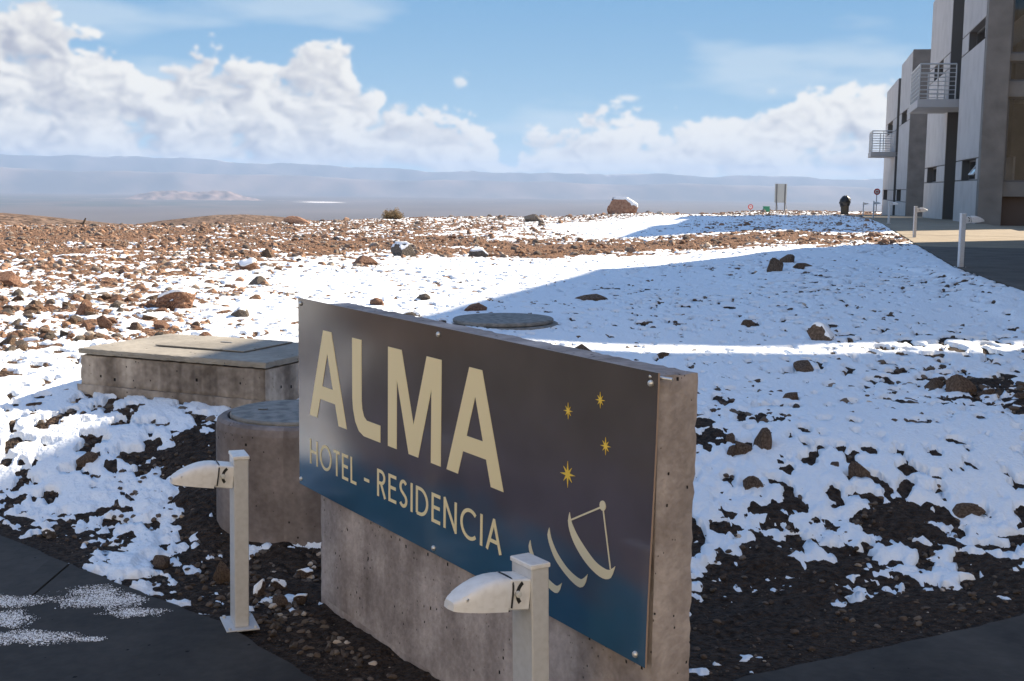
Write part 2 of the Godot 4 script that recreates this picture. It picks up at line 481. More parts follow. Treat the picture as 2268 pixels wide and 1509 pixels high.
# how much snow lies, how stony it is and how red the soil is, read off at many spots: x, f, snow, stones, redness
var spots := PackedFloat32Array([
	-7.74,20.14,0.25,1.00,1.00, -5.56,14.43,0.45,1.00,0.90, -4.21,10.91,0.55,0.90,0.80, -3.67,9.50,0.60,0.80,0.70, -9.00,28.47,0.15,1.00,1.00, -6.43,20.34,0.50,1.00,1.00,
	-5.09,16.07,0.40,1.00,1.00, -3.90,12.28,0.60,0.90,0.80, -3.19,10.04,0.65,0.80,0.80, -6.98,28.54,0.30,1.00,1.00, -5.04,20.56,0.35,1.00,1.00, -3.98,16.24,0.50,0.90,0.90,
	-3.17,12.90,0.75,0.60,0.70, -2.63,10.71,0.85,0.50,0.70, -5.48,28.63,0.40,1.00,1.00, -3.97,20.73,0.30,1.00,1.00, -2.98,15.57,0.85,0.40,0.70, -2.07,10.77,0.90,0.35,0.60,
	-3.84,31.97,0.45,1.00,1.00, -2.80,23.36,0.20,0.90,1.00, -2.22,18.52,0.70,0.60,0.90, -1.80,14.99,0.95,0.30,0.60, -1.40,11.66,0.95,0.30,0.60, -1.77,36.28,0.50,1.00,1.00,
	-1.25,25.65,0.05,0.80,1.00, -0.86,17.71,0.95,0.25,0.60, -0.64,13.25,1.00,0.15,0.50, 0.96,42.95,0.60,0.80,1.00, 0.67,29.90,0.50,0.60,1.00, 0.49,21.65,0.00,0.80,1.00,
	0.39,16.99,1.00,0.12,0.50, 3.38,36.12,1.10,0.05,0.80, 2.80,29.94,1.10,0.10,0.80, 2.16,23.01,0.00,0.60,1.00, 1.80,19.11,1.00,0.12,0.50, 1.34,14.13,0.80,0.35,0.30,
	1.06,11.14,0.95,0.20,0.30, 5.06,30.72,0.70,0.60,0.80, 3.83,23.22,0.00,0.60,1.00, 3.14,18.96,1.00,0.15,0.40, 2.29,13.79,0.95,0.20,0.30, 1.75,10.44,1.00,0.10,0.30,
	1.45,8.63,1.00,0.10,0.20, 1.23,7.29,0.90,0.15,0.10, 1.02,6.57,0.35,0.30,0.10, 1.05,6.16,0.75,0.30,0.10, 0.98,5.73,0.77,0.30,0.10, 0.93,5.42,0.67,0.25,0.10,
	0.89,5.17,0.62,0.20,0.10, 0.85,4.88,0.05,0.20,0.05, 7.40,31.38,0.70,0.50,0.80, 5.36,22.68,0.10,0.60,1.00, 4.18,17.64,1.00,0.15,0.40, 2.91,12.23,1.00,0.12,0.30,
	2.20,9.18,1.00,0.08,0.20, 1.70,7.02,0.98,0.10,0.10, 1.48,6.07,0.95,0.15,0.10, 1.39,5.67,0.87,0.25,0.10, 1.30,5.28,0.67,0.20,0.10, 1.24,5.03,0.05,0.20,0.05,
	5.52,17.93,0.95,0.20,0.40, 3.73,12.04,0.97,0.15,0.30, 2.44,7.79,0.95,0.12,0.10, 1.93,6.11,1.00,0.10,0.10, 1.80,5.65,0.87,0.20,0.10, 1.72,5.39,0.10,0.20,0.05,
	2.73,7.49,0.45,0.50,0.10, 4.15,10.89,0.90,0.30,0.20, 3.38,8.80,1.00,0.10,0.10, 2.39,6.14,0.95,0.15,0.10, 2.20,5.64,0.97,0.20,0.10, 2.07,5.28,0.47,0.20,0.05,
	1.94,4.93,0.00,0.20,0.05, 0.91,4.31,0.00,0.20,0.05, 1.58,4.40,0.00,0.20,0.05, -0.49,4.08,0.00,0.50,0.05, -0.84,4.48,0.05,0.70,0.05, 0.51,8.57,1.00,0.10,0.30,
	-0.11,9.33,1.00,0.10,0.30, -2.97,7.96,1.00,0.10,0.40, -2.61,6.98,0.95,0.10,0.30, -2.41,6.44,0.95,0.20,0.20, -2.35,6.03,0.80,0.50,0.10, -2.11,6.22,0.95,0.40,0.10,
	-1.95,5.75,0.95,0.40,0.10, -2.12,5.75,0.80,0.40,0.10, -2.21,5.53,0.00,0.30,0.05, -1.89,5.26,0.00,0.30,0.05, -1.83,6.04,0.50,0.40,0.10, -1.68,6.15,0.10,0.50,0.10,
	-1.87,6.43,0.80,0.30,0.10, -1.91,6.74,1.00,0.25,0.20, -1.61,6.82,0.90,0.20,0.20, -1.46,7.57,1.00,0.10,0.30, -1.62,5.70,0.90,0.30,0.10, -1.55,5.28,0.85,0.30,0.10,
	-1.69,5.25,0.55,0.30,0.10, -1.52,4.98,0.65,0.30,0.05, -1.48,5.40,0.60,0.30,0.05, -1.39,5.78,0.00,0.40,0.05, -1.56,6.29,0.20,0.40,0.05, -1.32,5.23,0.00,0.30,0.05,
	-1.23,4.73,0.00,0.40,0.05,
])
const GW := 110
const GH := 110
var g_snow := PackedFloat32Array()
var g_rock := PackedFloat32Array()
var g_redness := PackedFloat32Array()

func make_cover() -> void:
	g_snow.resize(GW * GH); g_rock.resize(GW * GH); g_redness.resize(GW * GH)
	var np := spots.size() / 5
	for j in GH:
		var f := 2.2 * exp(j * 4.0 / (GH - 1))
		for i in GW:
			var x := (i * 1.5 / (GW - 1) - 0.75) * f
			var sw := 0.0
			var s := 0.0
			var r := 0.0
			var y := 0.0
			for k in np:
				var pf: float = spots[k * 5 + 1]
				var m := minf(f, pf)
				var dx := (x - spots[k * 5]) / (0.05 * m)
				var df := (f - pf) / (0.075 * m)
				var q := dx * dx + df * df + 0.35
				var w := 1.0 / (q * q)
				sw += w
				s += w * spots[k * 5 + 2]
				r += w * spots[k * 5 + 3]
				y += w * spots[k * 5 + 4]
			g_snow[j * GW + i] = s / sw - 0.2 * smoothstep(0.8, 0.95, r / sw) * smoothstep(15.0, 22.0, f)
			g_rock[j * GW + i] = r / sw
			g_redness[j * GW + i] = y / sw

func cover(g: PackedFloat32Array, x: float, f: float) -> float:
	var v := clampf(log(maxf(f, 2.21) / 2.2) / 4.0 * (GH - 1), 0.0, GH - 1.001)
	var u := clampf((x / f + 0.75) / 1.5 * (GW - 1), 0.0, GW - 1.001)
	var i := int(u)
	var j := int(v)
	var a := u - i
	var b := v - j
	var o := j * GW + i
	return lerpf(lerpf(g[o], g[o + 1], a), lerpf(g[o + GW], g[o + GW + 1], a), b)

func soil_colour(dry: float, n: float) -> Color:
	# dark gravelly soil by the paths, paler reddish earth out on the slope
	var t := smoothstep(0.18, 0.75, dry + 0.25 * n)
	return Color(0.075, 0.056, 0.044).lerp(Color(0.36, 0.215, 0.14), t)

func ground_h(x: float, f: float) -> float:
	# the earth itself, for setting things on it
	var d := paved_dist(x, f)
	var b := base_h(x, f, d)
	if d > 0.0: b += 0.035 * n_roll.get_noise_2d(x, f) * smoothstep(0.0, 1.0, d)
	return b

func make_ground() -> void:
	var W := 900
	var fs := PackedFloat32Array()
	var f := 2.15
	while f < 112.0:
		fs.append(f)
		f += minf(f * f * 0.0012, f * 0.0058)
	var H := fs.size()
	var gv := PackedVector3Array(); gv.resize(W * H)
	var sv := PackedVector3Array(); sv.resize(W * H)
	var gc := PackedColorArray(); gc.resize(W * H)
	var df := PackedFloat32Array(); df.resize(W * H)
	var xs := PackedFloat32Array(); xs.resize(W)
	for i in W:
		var s := i * 2.0 / (W - 1) - 1.0
		xs[i] = s * (0.62 + 0.38 * s * s) * 0.72
	for j in H:
		f = fs[j]
		# detail finer than the mesh can hold is left out as the spacing grows
		var k_bump := clampf(1.6 - f / 60.0, 0.35, 1.0)
		var k_grit := clampf(1.2 - f / 14.0, 0.0, 1.0)
		for i in W:
			var x := xs[i] * (f + 1.5)
			var o := j * W + i
			var d := paved_dist(x, f)
			var b := base_h(x, f, d)
			var roll := 0.0
			var g := b
			var s := b - 0.05
			if d > 0.0:
				var q := smoothstep(0.0, 0.5, d)
				roll = n_roll.get_noise_2d(x, f)
				b += 0.035 * roll * smoothstep(0.0, 1.0, d)
				var rk := cover(g_rock, x, f)
				var nb := n_bump.get_noise_2d(x, f)
				var ng := n_grit.get_noise_2d(x, f) if k_grit > 0.0 else 0.0
				g = b + ((0.022 + 0.030 * rk) * nb * k_bump + 0.012 * ng * k_grit) * q
				var nfi := n_fine.get_noise_2d(x, f) if f < 10.0 else 0.0
				g += 0.005 * nfi * q
				var cv := cover(g_snow, x, f)
				var nm := n_mask.get_noise_2d(x * 0.8, f)
				var ml := n_melt.get_noise_2d(x, f)
				s = b + 0.003 + 0.050 * (cv - 0.44) + 0.050 * nm * (1.22 - cv) + 0.042 * ml * (1.22 - 0.9 * cv) + 0.020 * ng * k_grit * (1.15 - cv)
				s -= 0.30 * maxf(0.0, n_spot.get_noise_2d(x, f * 0.8) - 0.25 + 0.35 * roll)
				s = minf(s, b + 0.024 + 0.006 * nm) + 0.005 * ng * k_grit - 0.006 * nfi * clampf(1.5 - cv, 0.0, 1.0)
				if cv < 0.12: s -= (0.12 - cv) * 0.3
				if d < 0.035: s -= (0.035 - d) * 0.8
			gv[o] = Vector3(x, g, -f)
			sv[o] = Vector3(x, s, -f)
			df[o] = s - g
			gc[o] = soil_colour(cover(g_redness, x, f), n_mask.get_noise_2d(x * 0.7 + 40.0, f * 0.7))
	var gn := PackedVector3Array(); gn.resize(W * H)
	var sn := PackedVector3Array(); sn.resize(W * H)
	for j in H:
		var a := maxi(j - 1, 0) * W
		var c := mini(j + 1, H - 1) * W
		for i in W:
			var l := maxi(i - 1, 0)
			var r := mini(i + 1, W - 1)
			var o := j * W
			gn[o + i] = (gv[o + r] - gv[o + l]).cross(gv[c + i] - gv[a + i]).normalized()
			sn[o + i] = (sv[o + r] - sv[o + l]).cross(sv[c + i] - sv[a + i]).normalized()
	var gi := PackedInt32Array()
	var si := PackedInt32Array()
	for j in H - 1:
		for i in W - 1:
			var a := j * W + i
			var b := a + 1
			var c := a + W
			var e := c + 1
			var lo := minf(minf(df[a], df[b]), minf(df[c], df[e]))
			var hi := maxf(maxf(df[a], df[b]), maxf(df[c], df[e]))
			if hi > 0.0: si.append_array([a, c, b, b, c, e])
			if lo < 0.004: gi.append_array([a, c, b, b, c, e])
	print("ground ", W, "x", H, " soil tris ", gi.size() / 3, " snow tris ", si.size() / 3)
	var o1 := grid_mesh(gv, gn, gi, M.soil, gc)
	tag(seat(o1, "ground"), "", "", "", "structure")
	var o2 := grid_mesh(sv, sn, si, M.snow)
	tag(seat(o2, "snow"), "thin patchy snow lying over the stony slope", "snow", "", "stuff")

func grid_mesh(v: PackedVector3Array, n: PackedVector3Array, ix: PackedInt32Array, m: Material, c := PackedColorArray()) -> MeshInstance3D:
	# only the vertices in use are kept
	var at := PackedInt32Array(); at.resize(v.size()); at.fill(-1)
	var v2 := PackedVector3Array()
	var n2 := PackedVector3Array()
	var c2 := PackedColorArray()
	for k in ix.size():
		var o := ix[k]
		if at[o] < 0:
			at[o] = v2.size()
			v2.append(v[o]); n2.append(n[o])
			if c.size(): c2.append(c[o])
		ix[k] = at[o]
	var arr := []
	arr.resize(Mesh.ARRAY_MAX)
	arr[Mesh.ARRAY_VERTEX] = v2
	arr[Mesh.ARRAY_NORMAL] = n2
	arr[Mesh.ARRAY_INDEX] = ix
	if c.size(): arr[Mesh.ARRAY_COLOR] = c2
	var am := ArrayMesh.new()
	am.add_surface_from_arrays(Mesh.PRIMITIVE_TRIANGLES, arr)
	am.surface_set_material(0, m)
	var o := MeshInstance3D.new()
	o.mesh = am
	return o

# ---------------------------------------------------------------- far country
func ring_sheet(rs: PackedFloat32Array, az0: float, az1: float, na: int, h: Callable, col: Callable, m: Material) -> MeshInstance3D:
	var v := PackedVector3Array()
	var c := PackedColorArray()
	var n := PackedVector3Array()
	var ix := PackedInt32Array()
	var W := na + 1
	for j in rs.size():
		for i in W:
			var a := deg_to_rad(lerpf(az0, az1, float(i) / na))
			var x := sin(a) * rs[j]
			var f := cos(a) * rs[j]
			v.append(Vector3(x, h.call(x, f, rs[j]), -f))
			c.append(col.call(x, f, rs[j]))
	n.resize(v.size())
	for j in rs.size():
		for i in W:
			var l := v[j * W + maxi(i - 1, 0)]
			var r := v[j * W + mini(i + 1, W - 1)]
			var a := v[maxi(j - 1, 0) * W + i]
			var b := v[mini(j + 1, rs.size() - 1) * W + i]
			n[j * W + i] = (r - l).cross(b - a).normalized()
	for j in rs.size() - 1:
		for i in na:
			var a := j * W + i
			ix.append_array([a, a + W, a + 1, a + 1, a + W, a + W + 1])
	return grid_mesh(v, n, ix, m, c)

func make_far() -> void:
	var nh := noise(0.004, 301, 5)
	var nf := noise(0.03, 302, 4)
	# the hillside beyond the slope we stand on, down to the basin
	var rs := PackedFloat32Array([0.4])
	while rs[rs.size() - 1] < 14000.0: rs.append(rs[rs.size() - 1] * 1.075 + 0.05)
	var hill := func(x: float, f: float, r: float) -> float:
		var y := natural(x, f)
		if f > 0.0 and f < 113.0 and absf(x) < 0.74 * (f + 1.5): y -= 0.30
		if f < 3.0: y -= 0.3
		y -= 0.05 * smoothstep(100.0, 130.0, f)
		y += 0.6 * nf.get_noise_2d(x, f) * smoothstep(90.0, 200.0, r)
		y += nh.get_noise_2d(x, f) * 4.0 * smoothstep(200.0, 900.0, r)
		# two low brown swells beyond the left-hand crest
		y += 4.7 * exp(-pow((x + 40.0) / 26.0, 2.0) - pow((f - 200.0) / 40.0, 2.0))
		y += 2.6 * exp(-pow((x + 56.0) / 22.0, 2.0) - pow((f - 125.0) / 30.0, 2.0))
		return maxf(y, -660.0)
	var hill_c := func(x: float, f: float, r: float) -> Color:
		var k := 0.5 + 0.5 * nf.get_noise_2d(x * 2.0, f * 2.0)
		return Color(0.15, 0.105, 0.08).lerp(Color(0.23, 0.16, 0.12), k)
	tag(seat(ring_sheet(rs, -180, 180, 300, hill, hill_c, M.hill_soil), "hillside"), "", "", "", "structure")
	# the wide desert basin
	rs = PackedFloat32Array([9000.0])
	while rs[rs.size() - 1] < 90000.0: rs.append(rs[rs.size() - 1] * 1.022)
	var np := noise(0.00022, 303, 5)
	var npf := noise(0.0011, 304, 4)
	var flat := func(x: float, f: float, r: float) -> float:
		return -640.0
	var flat_c := func(x: float, f: float, r: float) -> Color:
		var k := 0.5 + 0.6 * np.get_noise_2d(x, f * 0.35)
		var c := Color(0.075, 0.062, 0.057).lerp(Color(0.13, 0.108, 0.10), clampf(k, 0, 1))
		var az := rad_to_deg(atan2(x, f))
		# dark irrigated ground far out on the left, and a pale salt pan
		var oa := smoothstep(-9.0, -14.0, az) * smoothstep(30000.0, 33000.0, r) * smoothstep(52000.0, 47000.0, r)
		c = c.lerp(Color(0.06, 0.065, 0.06), oa * smoothstep(-0.25, 0.15, npf.get_noise_2d(x * 0.5, f * 0.2)))
		var sp := smoothstep(1.3, 0.6, Vector2((az + 8.6) / 0.9, (r - 41500.0) / 1100.0).length())
		return c.lerp(Color(0.8, 0.78, 0.75), sp)
	tag(seat(ring_sheet(rs, -75, 75, 300, flat, flat_c, M.far_soil), "desert_plain"), "", "", "", "structure")
	# ranges across the basin
	range_of("mountain_range", 66000.0, 9000.0, 307, [-40, 900, -22, 480, -12, 330, -4, 150, 6, 120, 18, 60, 40, 300], 0.00009, 160.0, Color(0.085, 0.085, 0.095), Color(0.20, 0.165, 0.155), 0.0)
	range_of("mountain_range", 84000.0, 9000.0, 311, [-40, 1500, -22, 1435, -15, 1390, -8, 1010, -4, 830, 0, 770, 4, 690, 7, 800, 10, 700, 15, 640, 22, 800, 40, 1300], 0.00012, 240.0, Color(0.085, 0.088, 0.098), Color(0.165, 0.15, 0.15), 0.35)
	range_of("pale_hills", 44500.0, 1500.0, 313, [-40, -640, -17.2, -640, -16.4, -480, -15.6, -370, -14.8, -345, -14.1, -400, -13.3, -350, -12.6, -385, -12.0, -500, -11.2, -640, 40, -640], 0.0011, 170.0, Color(0.11, 0.09, 0.085), Color(0.34, 0.25, 0.215), 0.0)

func range_of(called: String, dist: float, depth: float, sd: int, crest: Array, fq: float, rough: float, c0: Color, c1: Color, snowy: float) -> void:
	var n := noise(fq, sd, 6)
	var az := PackedFloat32Array()
	var hh := PackedFloat32Array()
	for k in range(0, crest.size(), 2):
		az.append(crest[k]); hh.append(crest[k + 1])
	var rs := PackedFloat32Array()
	for k in 15: rs.append(dist + depth * (k / 14.0 - 0.75))
	var h := func(x: float, f: float, r: float) -> float:
		var a := rad_to_deg(atan2(x, f))
		var top := interp(az, hh, a)
		var t := (r - dist) / depth
		var rise := smoothstep(-0.75, 0.0, t) * (1.0 - smoothstep(0.05, 0.25, t) * 0.6)
		var ridge := 1.0 - absf(n.get_noise_2d(x, f)) * 1.6
		return -650.0 + (top + 650.0) * rise + (ridge - 0.6) * rough * smoothstep(-0.75, -0.3, t) * clampf((top + 650.0) / 400.0, 0.0, 1.0)
	var col := func(x: float, f: float, r: float) -> Color:
		var k := clampf(0.45 + 1.3 * n.get_noise_2d(x * 3.0, f * 0.9), 0, 1)
		var c := c0.lerp(c1, k)
		if snowy > 0.0 and smoothstep(-0.2, 0.0, (r - dist) / depth) * k > 0.55:
			c = c.lerp(Color(0.8, 0.8, 0.82), snowy)
		return c
	tag(seat(ring_sheet(rs, -40, 40, 420, h, col, M.far_soil), called), "", "", "", "structure")

# ---------------------------------------------------------------- rocks and stones
var rock_mesh := []
var cap_mesh := []

func ico(level: int) -> Array:
	var t := (1.0 + sqrt(5.0)) / 2.0
	var v := []
	for p in [[-1, t, 0], [1, t, 0], [-1, -t, 0], [1, -t, 0], [0, -1, t], [0, 1, t], [0, -1, -t], [0, 1, -t], [t, 0, -1], [t, 0, 1], [-t, 0, -1], [-t, 0, 1]]:
		v.append(Vector3(p[0], p[1], p[2]).normalized())
	var fc := [[0, 11, 5], [0, 5, 1], [0, 1, 7], [0, 7, 10], [0, 10, 11], [1, 5, 9], [5, 11, 4], [11, 10, 2], [10, 7, 6], [7, 1, 8], [3, 9, 4], [3, 4, 2], [3, 2, 6], [3, 6, 8], [3, 8, 9], [4, 9, 5], [2, 4, 11], [6, 2, 10], [8, 6, 7], [9, 8, 1]]
	for l in level:
		var mid := {}
		var nf := []
		for q in fc:
			var m := []
			for k in 3:
				var a: int = q[k]
				var b: int = q[(k + 1) % 3]
				var key := Vector2i(mini(a, b), maxi(a, b))
				if not mid.has(key):
					mid[key] = v.size()
					v.append(((v[a] + v[b]) * 0.5).normalized())
				m.append(mid[key])
			nf.append([q[0], m[0], m[2]]); nf.append([q[1], m[1], m[0]]); nf.append([q[2], m[2], m[1]]); nf.append(m)
		fc = nf
	return [v, fc]

func rock_shape(sd: int, level: int) -> Array:
	# a broken stone: a lumpy ball cut by a few planes; spans about -1..1 across and stands on y = 0
	var r := RandomNumberGenerator.new()
	r.seed = sd
	var n := noise(0.9, sd, 3)
	var n2 := noise(3.5, sd + 5, 2)
	var b := ico(level)
	var planes := []
	for k in 11:
		var d := Vector3(r.randf_range(-1, 1), r.randf_range(-0.5, 1), r.randf_range(-1, 1)).normalized()
		planes.append([d, r.randf_range(0.48, 0.84)])
	var v := []
	for p in b[0]:
		var q: Vector3 = p * (1.0 + 0.28 * n.get_noise_3dv(p) + 0.10 * n2.get_noise_3dv(p))
		for pl in planes:
			var e: float = q.dot(pl[0]) - pl[1]
			if e > 0.0: q -= pl[0] * e * 0.94
		q.y = q.y * 0.62 + 0.38
		v.append(q)
	return [v, b[1]]

func mesh_of(v: Array, fc: Array, smooth: bool) -> ArrayMesh:
	var st := SurfaceTool.new()
	st.begin(Mesh.PRIMITIVE_TRIANGLES)
	st.set_smooth_group(1 if smooth else -1)
	var c := Vector3(0, 0.35, 0)
	for q in fc: tri(st, v[q[0]], v[q[1]], v[q[2]], c)
	st.generate_normals()
	return st.commit()

func make_rock_meshes() -> void:
	for k in 10:
		var s := rock_shape(900 + k * 13, 3)
		rock_mesh.append(mesh_of(s[0], s[1], false))
		# the cushion of snow on top of that stone
		var nrm := []
		for p in s[0]: nrm.append(Vector3.ZERO)
		for q in s[1]:
			var a: Vector3 = s[0][q[0]]
			var w: Vector3 = (s[0][q[1]] - a).cross(s[0][q[2]] - a)
			if w.dot(a - Vector3(0, 0.35, 0)) < 0.0: w = -w
			for i in 3: nrm[q[i]] += w
		var nn := noise(1.4, 950 + k, 3)
		var up := []
		var on := []
		for i in s[0].size():
			var d: Vector3 = nrm[i].normalized()
			var p: Vector3 = s[0][i]
			var g := d.y - 0.62 + 0.35 * nn.get_noise_3dv(p) - 0.12 * p.x
			on.append(g)
			up.append(p + (Vector3(0, 1, 0) * 0.10 * smoothstep(0.0, 0.3, g) if g > 0.0 else -d * 0.03))
		var fc := []
		for q in s[1]:
			if on[q[0]] > 0.0 or on[q[1]] > 0.0 or on[q[2]] > 0.0: fc.append(q)
		cap_mesh.append(mesh_of(up, fc, true) if fc.size() else null)

func rock(called: String, x: float, f: float, w: float, h: float, capped: bool, variant: int, turn: float, m: Material, label: String, group := "", sink := 0.18) -> Node3D:
	var y := ground_h(x, f) - h * sink
	var o := MeshInstance3D.new()
	o.mesh = rock_mesh[variant]
	o.material_override = m
	o.name = numbered(called)
	add_child(o)
	var d := w * 0.5 / 0.86
	o.transform = Transform3D(Basis(Vector3.UP, turn) * Basis.from_scale(Vector3(d, h * 1.18, d * rng.randf_range(0.75, 1.0))), F(x, y, f + w * 0.3))
	tag(o, label, "rock", group)
	if capped and cap_mesh[variant] != null:
		var s := MeshInstance3D.new()
		s.mesh = cap_mesh[variant]
		s.material_override = M.snow_cap
		seat(s, "snow_cap", o)
	return o

# hand-placed stones: x, f, width, height, snow on top, tint, label ("" = one of the common ones)
var placed_rocks := [
	[4.33, 50.0, 1.15, 0.72, 1, "r", "big rounded reddish boulder with snow on its left shoulder on the skyline"],
	[-2.98, 11.05, 0.40, 0.19, 1, "r", "large orange rock with a thick white cap of snow behind the concrete box"],
	[-1.74, 20.05, 0.46, 0.20, 1, "g", "pale rock half covered by snow at the near edge of the earth band"],
	[-0.55, 20.3, 0.36, 0.15, 1, "g", "low snow-dusted rock at the earth band right of the half covered pale rock"],
	[-3.72, 19.07, 0.19, 0.17, 0, "b", "upright rounded brown stone standing alone in the middle of the sunlit rubble"],
	[-2.07, 17.7, 0.34, 0.14, 0, "r", "flat orange slab stone in sunlit snow above the sign's left corner"],
	[2.32, 9.32, 0.215, 0.135, 1, "b", "brown rock with a snowy top in the bright strip of sun on the right"],
	[1.91, 8.08, 0.19, 0.09, 0, "b", "dark pointed wedge of rock just below the bright strip of sun"],
	[3.20, 15.27, 0.19, 0.175, 0, "b", "tall dark rock leaning at the front of the trio on the shaded snow"],
	[3.63, 16.6, 0.21, 0.13, 0, "b", "rear dark rock of the trio on the shaded snow"],
	[3.56, 15.5, 0.24, 0.085, 0, "b", "flat dark rock to the right of the trio on the shaded snow"],
	[1.14, 6.0, 0.10, 0.08, 0, "b", "middle brown stone of the little heap right of the sign"],
	[1.245, 6.07, 0.115, 0.098, 0, "b", "tallest stone of the little heap right of the sign"],
	[1.075, 6.0, 0.075, 0.06, 0, "b", "front left stone of the little heap right of the sign"],
	[1.09, 6.15, 0.075, 0.055, 0, "b", "rear left stone of the little heap right of the sign"],
	[0.49, 8.66, 0.21, 0.11, 0, "b", "dark brown rock peeping over the top edge of the sign"],
	[0.26, 8.94, 0.08, 0.07, 0, "g", "small grey rounded stone just above the sign's top edge"],
	[1.05, 8.76, 0.115, 0.048, 0, "b", "flat stone in the strip of sun above the sign's right corner"],
	[1.10, 5.6, 0.11, 0.07, 0, "b", "brown stone in patchy snow below the little heap"],
	[1.61, 5.72, 0.11, 0.09, 0, "b", "lumpy dark stone at the ragged edge of the snow on the right"],
	[1.54, 5.85, 0.092, 0.042, 0, "b", "flat dark stone behind the lumpy one at the snow's edge"],
	[1.60, 7.17, 0.11, 0.055, 0, "b", "dark stone with a thin spur alone in the smooth shaded snow"],
	[1.91, 10.19, 0.13, 0.06, 0, "b", "dark stone beyond the strip of sun near the middle of the snowfield"],
	[-3.57, 10.45, 0.18, 0.13, 0, "r", "rounded orange rock lit on its right, left of the concrete box"],
	[-0.34, 11.29, 0.23, 0.095, 0, "r", "reddish flat rock at the edge of the big shadow beyond the manhole lid"],
	[0.79, 12.5, 0.33, 0.08, 0, "b", "long low rock ridge in the shaded snow beyond the manhole lid"],
	[-6.35, 37.0, 0.90, 0.22, 0, "r", "long pale flat rock lying on the left skyline"],
	[-5.41, 13.5, 0.30, 0.17, 0, "r", "big orange block at the left edge of the view"],
	[0.56, 41.4, 0.55, 0.24, 0, "g", "broad grey-brown rock on the snowy crest left of the boulder"],
	[-2.07, 6.05, 0.115, 0.075, 0, "b", "largest dark rock on the snowy bank left of the post lamp"],
	[-1.37, 4.82, 0.085, 0.055, 0, "b", "rounded stone at the foot of the bank beside the paving"],
	[-2.67, 6.93, 0.105, 0.042, 0, "b", "dark flat stone in the shadow of the concrete box"],
	[2.01, 5.4, 0.15, 0.05, 0, "b", "low dark mound of stone at the right edge of the bare soil"],
	[-1.97, 5.22, 0.075, 0.045, 1, "g", "pale stone with a snow cap beside the paving on the left"],
	[-1.10, 4.66, 0.07, 0.085, 0, "b", "upright dark rock just behind the left post lamp"],
	[2.66, 7.35, 0.17, 0.12, 0, "b", "largest clod of the dark clump far right in the snow"],
	[2.55, 7.5, 0.12, 0.07, 0, "b", "smaller clod left in the dark clump far right in the snow"],
	[2.78, 7.28, 0.10, 0.05, 0, "b", "low clod right in the dark clump far right in the snow"],
	[-3.45, 16.33, 0.26, 0.14, 1, "r", "snow-topped double rock in the left middle distance"],
	[-3.12, 9.59, 0.14, 0.12, 0, "r", "tall reddish stone right behind the concrete box's left corner"],
	[-2.90, 9.62, 0.13, 0.08, 0, "b", "dark stone between two reddish ones behind the concrete box"],
	[-2.72, 9.66, 0.15, 0.08, 0, "r", "reddish slanting stone behind the concrete box's left side"],
	[-2.28, 10.5, 0.20, 0.085, 1, "g", "pale snow-streaked slab behind the concrete hatch"],
	[-1.27, 11.77, 0.19, 0.10, 0, "r", "reddish peaked rock above the left part of the sign"],
	[-0.88, 10.73, 0.20, 0.07, 1, "g", "snowy rounded stone touching the sign's top edge"],
	[-0.87, 12.28, 0.135, 0.075, 0, "g", "squarish grey stone in sunlit snow above the sign"],
	[-2.84, 14.0, 0.18, 0.10, 0, "g", "grey angular stone in sunlit snow left of the sign"],
	[-0.925, 4.52, 0.05, 0.055, 1, "b", "snow-topped stone right beside the left lamp's post"],
	[-0.87, 4.60, 0.06, 0.035, 1, "b", "small dark stone with snow between lamp and sign wall"],
	[-0.80, 4.74, 0.085, 0.035, 1, "b", "flat stone with a long strip of snow before the round chamber"],
	[-0.83, 4.41, 0.07, 0.04, 0, "b", "bare dark stone between the left lamp and the sign wall"],
	[-0.76, 4.46, 0.055, 0.033, 1, "b", "dark snow-streaked stone touching the sign wall's left foot"],
]

# what a loose stone is told apart by: x, f and the name of something easy to find
var marks := [
	[-1.9, 7.3, "the concrete chamber"], [-2.98, 11.05, "the snow-capped orange rock"], [-3.57, 10.45, "the rounded orange rock"], [-5.41, 13.5, "the big orange block"],
	[-1.74, 20.05, "the half-snowed pale rock"], [-3.72, 19.07, "the upright rounded stone"], [-2.07, 17.7, "the flat orange slab"], [-6.35, 37.0, "the long skyline rock"],
	[-4.2, 44.0, "the dry shrub"], [4.33, 50.0, "the skyline boulder"], [3.3, 15.8, "the dark trio of rocks"], [-0.07, 10.3, "the flat manhole cover"], [1.14, 6.05, "the little stone heap"],
	[-0.92, 4.15, "the left post lamp"], [-0.93, 5.42, "the round chamber"], [2.32, 9.32, "the rock in the sun strip"], [2.66, 7.35, "the dark clump of clods"], [0.56, 41.4, "the broad crest rock"],
	[7.56, 23.9, "the sunlit path lamp"], [13.55, 52.0, "the black bin"], [-8.5, 22.0, "the far left rubble"], [-4.4, 11.6, "the left picture edge"], [-5.0, 16.5, "the left middle rubble"], [-7.5, 29.0, "the left crest"], [-3.45, 16.33, "the snow-topped double rock"], [-2.84, 14.0, "the grey angular stone"]]

func stone_label(x: float, f: float, r: float, tone: String) -> Array:
	var best := 0
	var near := 1e9
	for k in marks.size():
		var d: float = Vector2((x - marks[k][0]) / f * 20.0, log(f / marks[k][1]) * 14.0).length()
		if d < near:
			near = d
			best = k
	var dx: float = (x - marks[best][0]) / f
	var df: float = log(f / marks[best][1])
	var how := ("right of" if dx > 0.0 else "left of")  if absf(dx) > absf(df) * 0.45 else ("beyond" if df > 0.0 else "in front of")
	var px := r / f
	var size := "sizeable" if px > 0.0085 else ("middling" if px > 0.0062 else "small")
	return ["%s %s stone %s%s %s" % [size, tone, "just " if near < 1.0 else "", how, marks[best][2]], "loose stones near " + marks[best][2].trim_prefix("the ")]

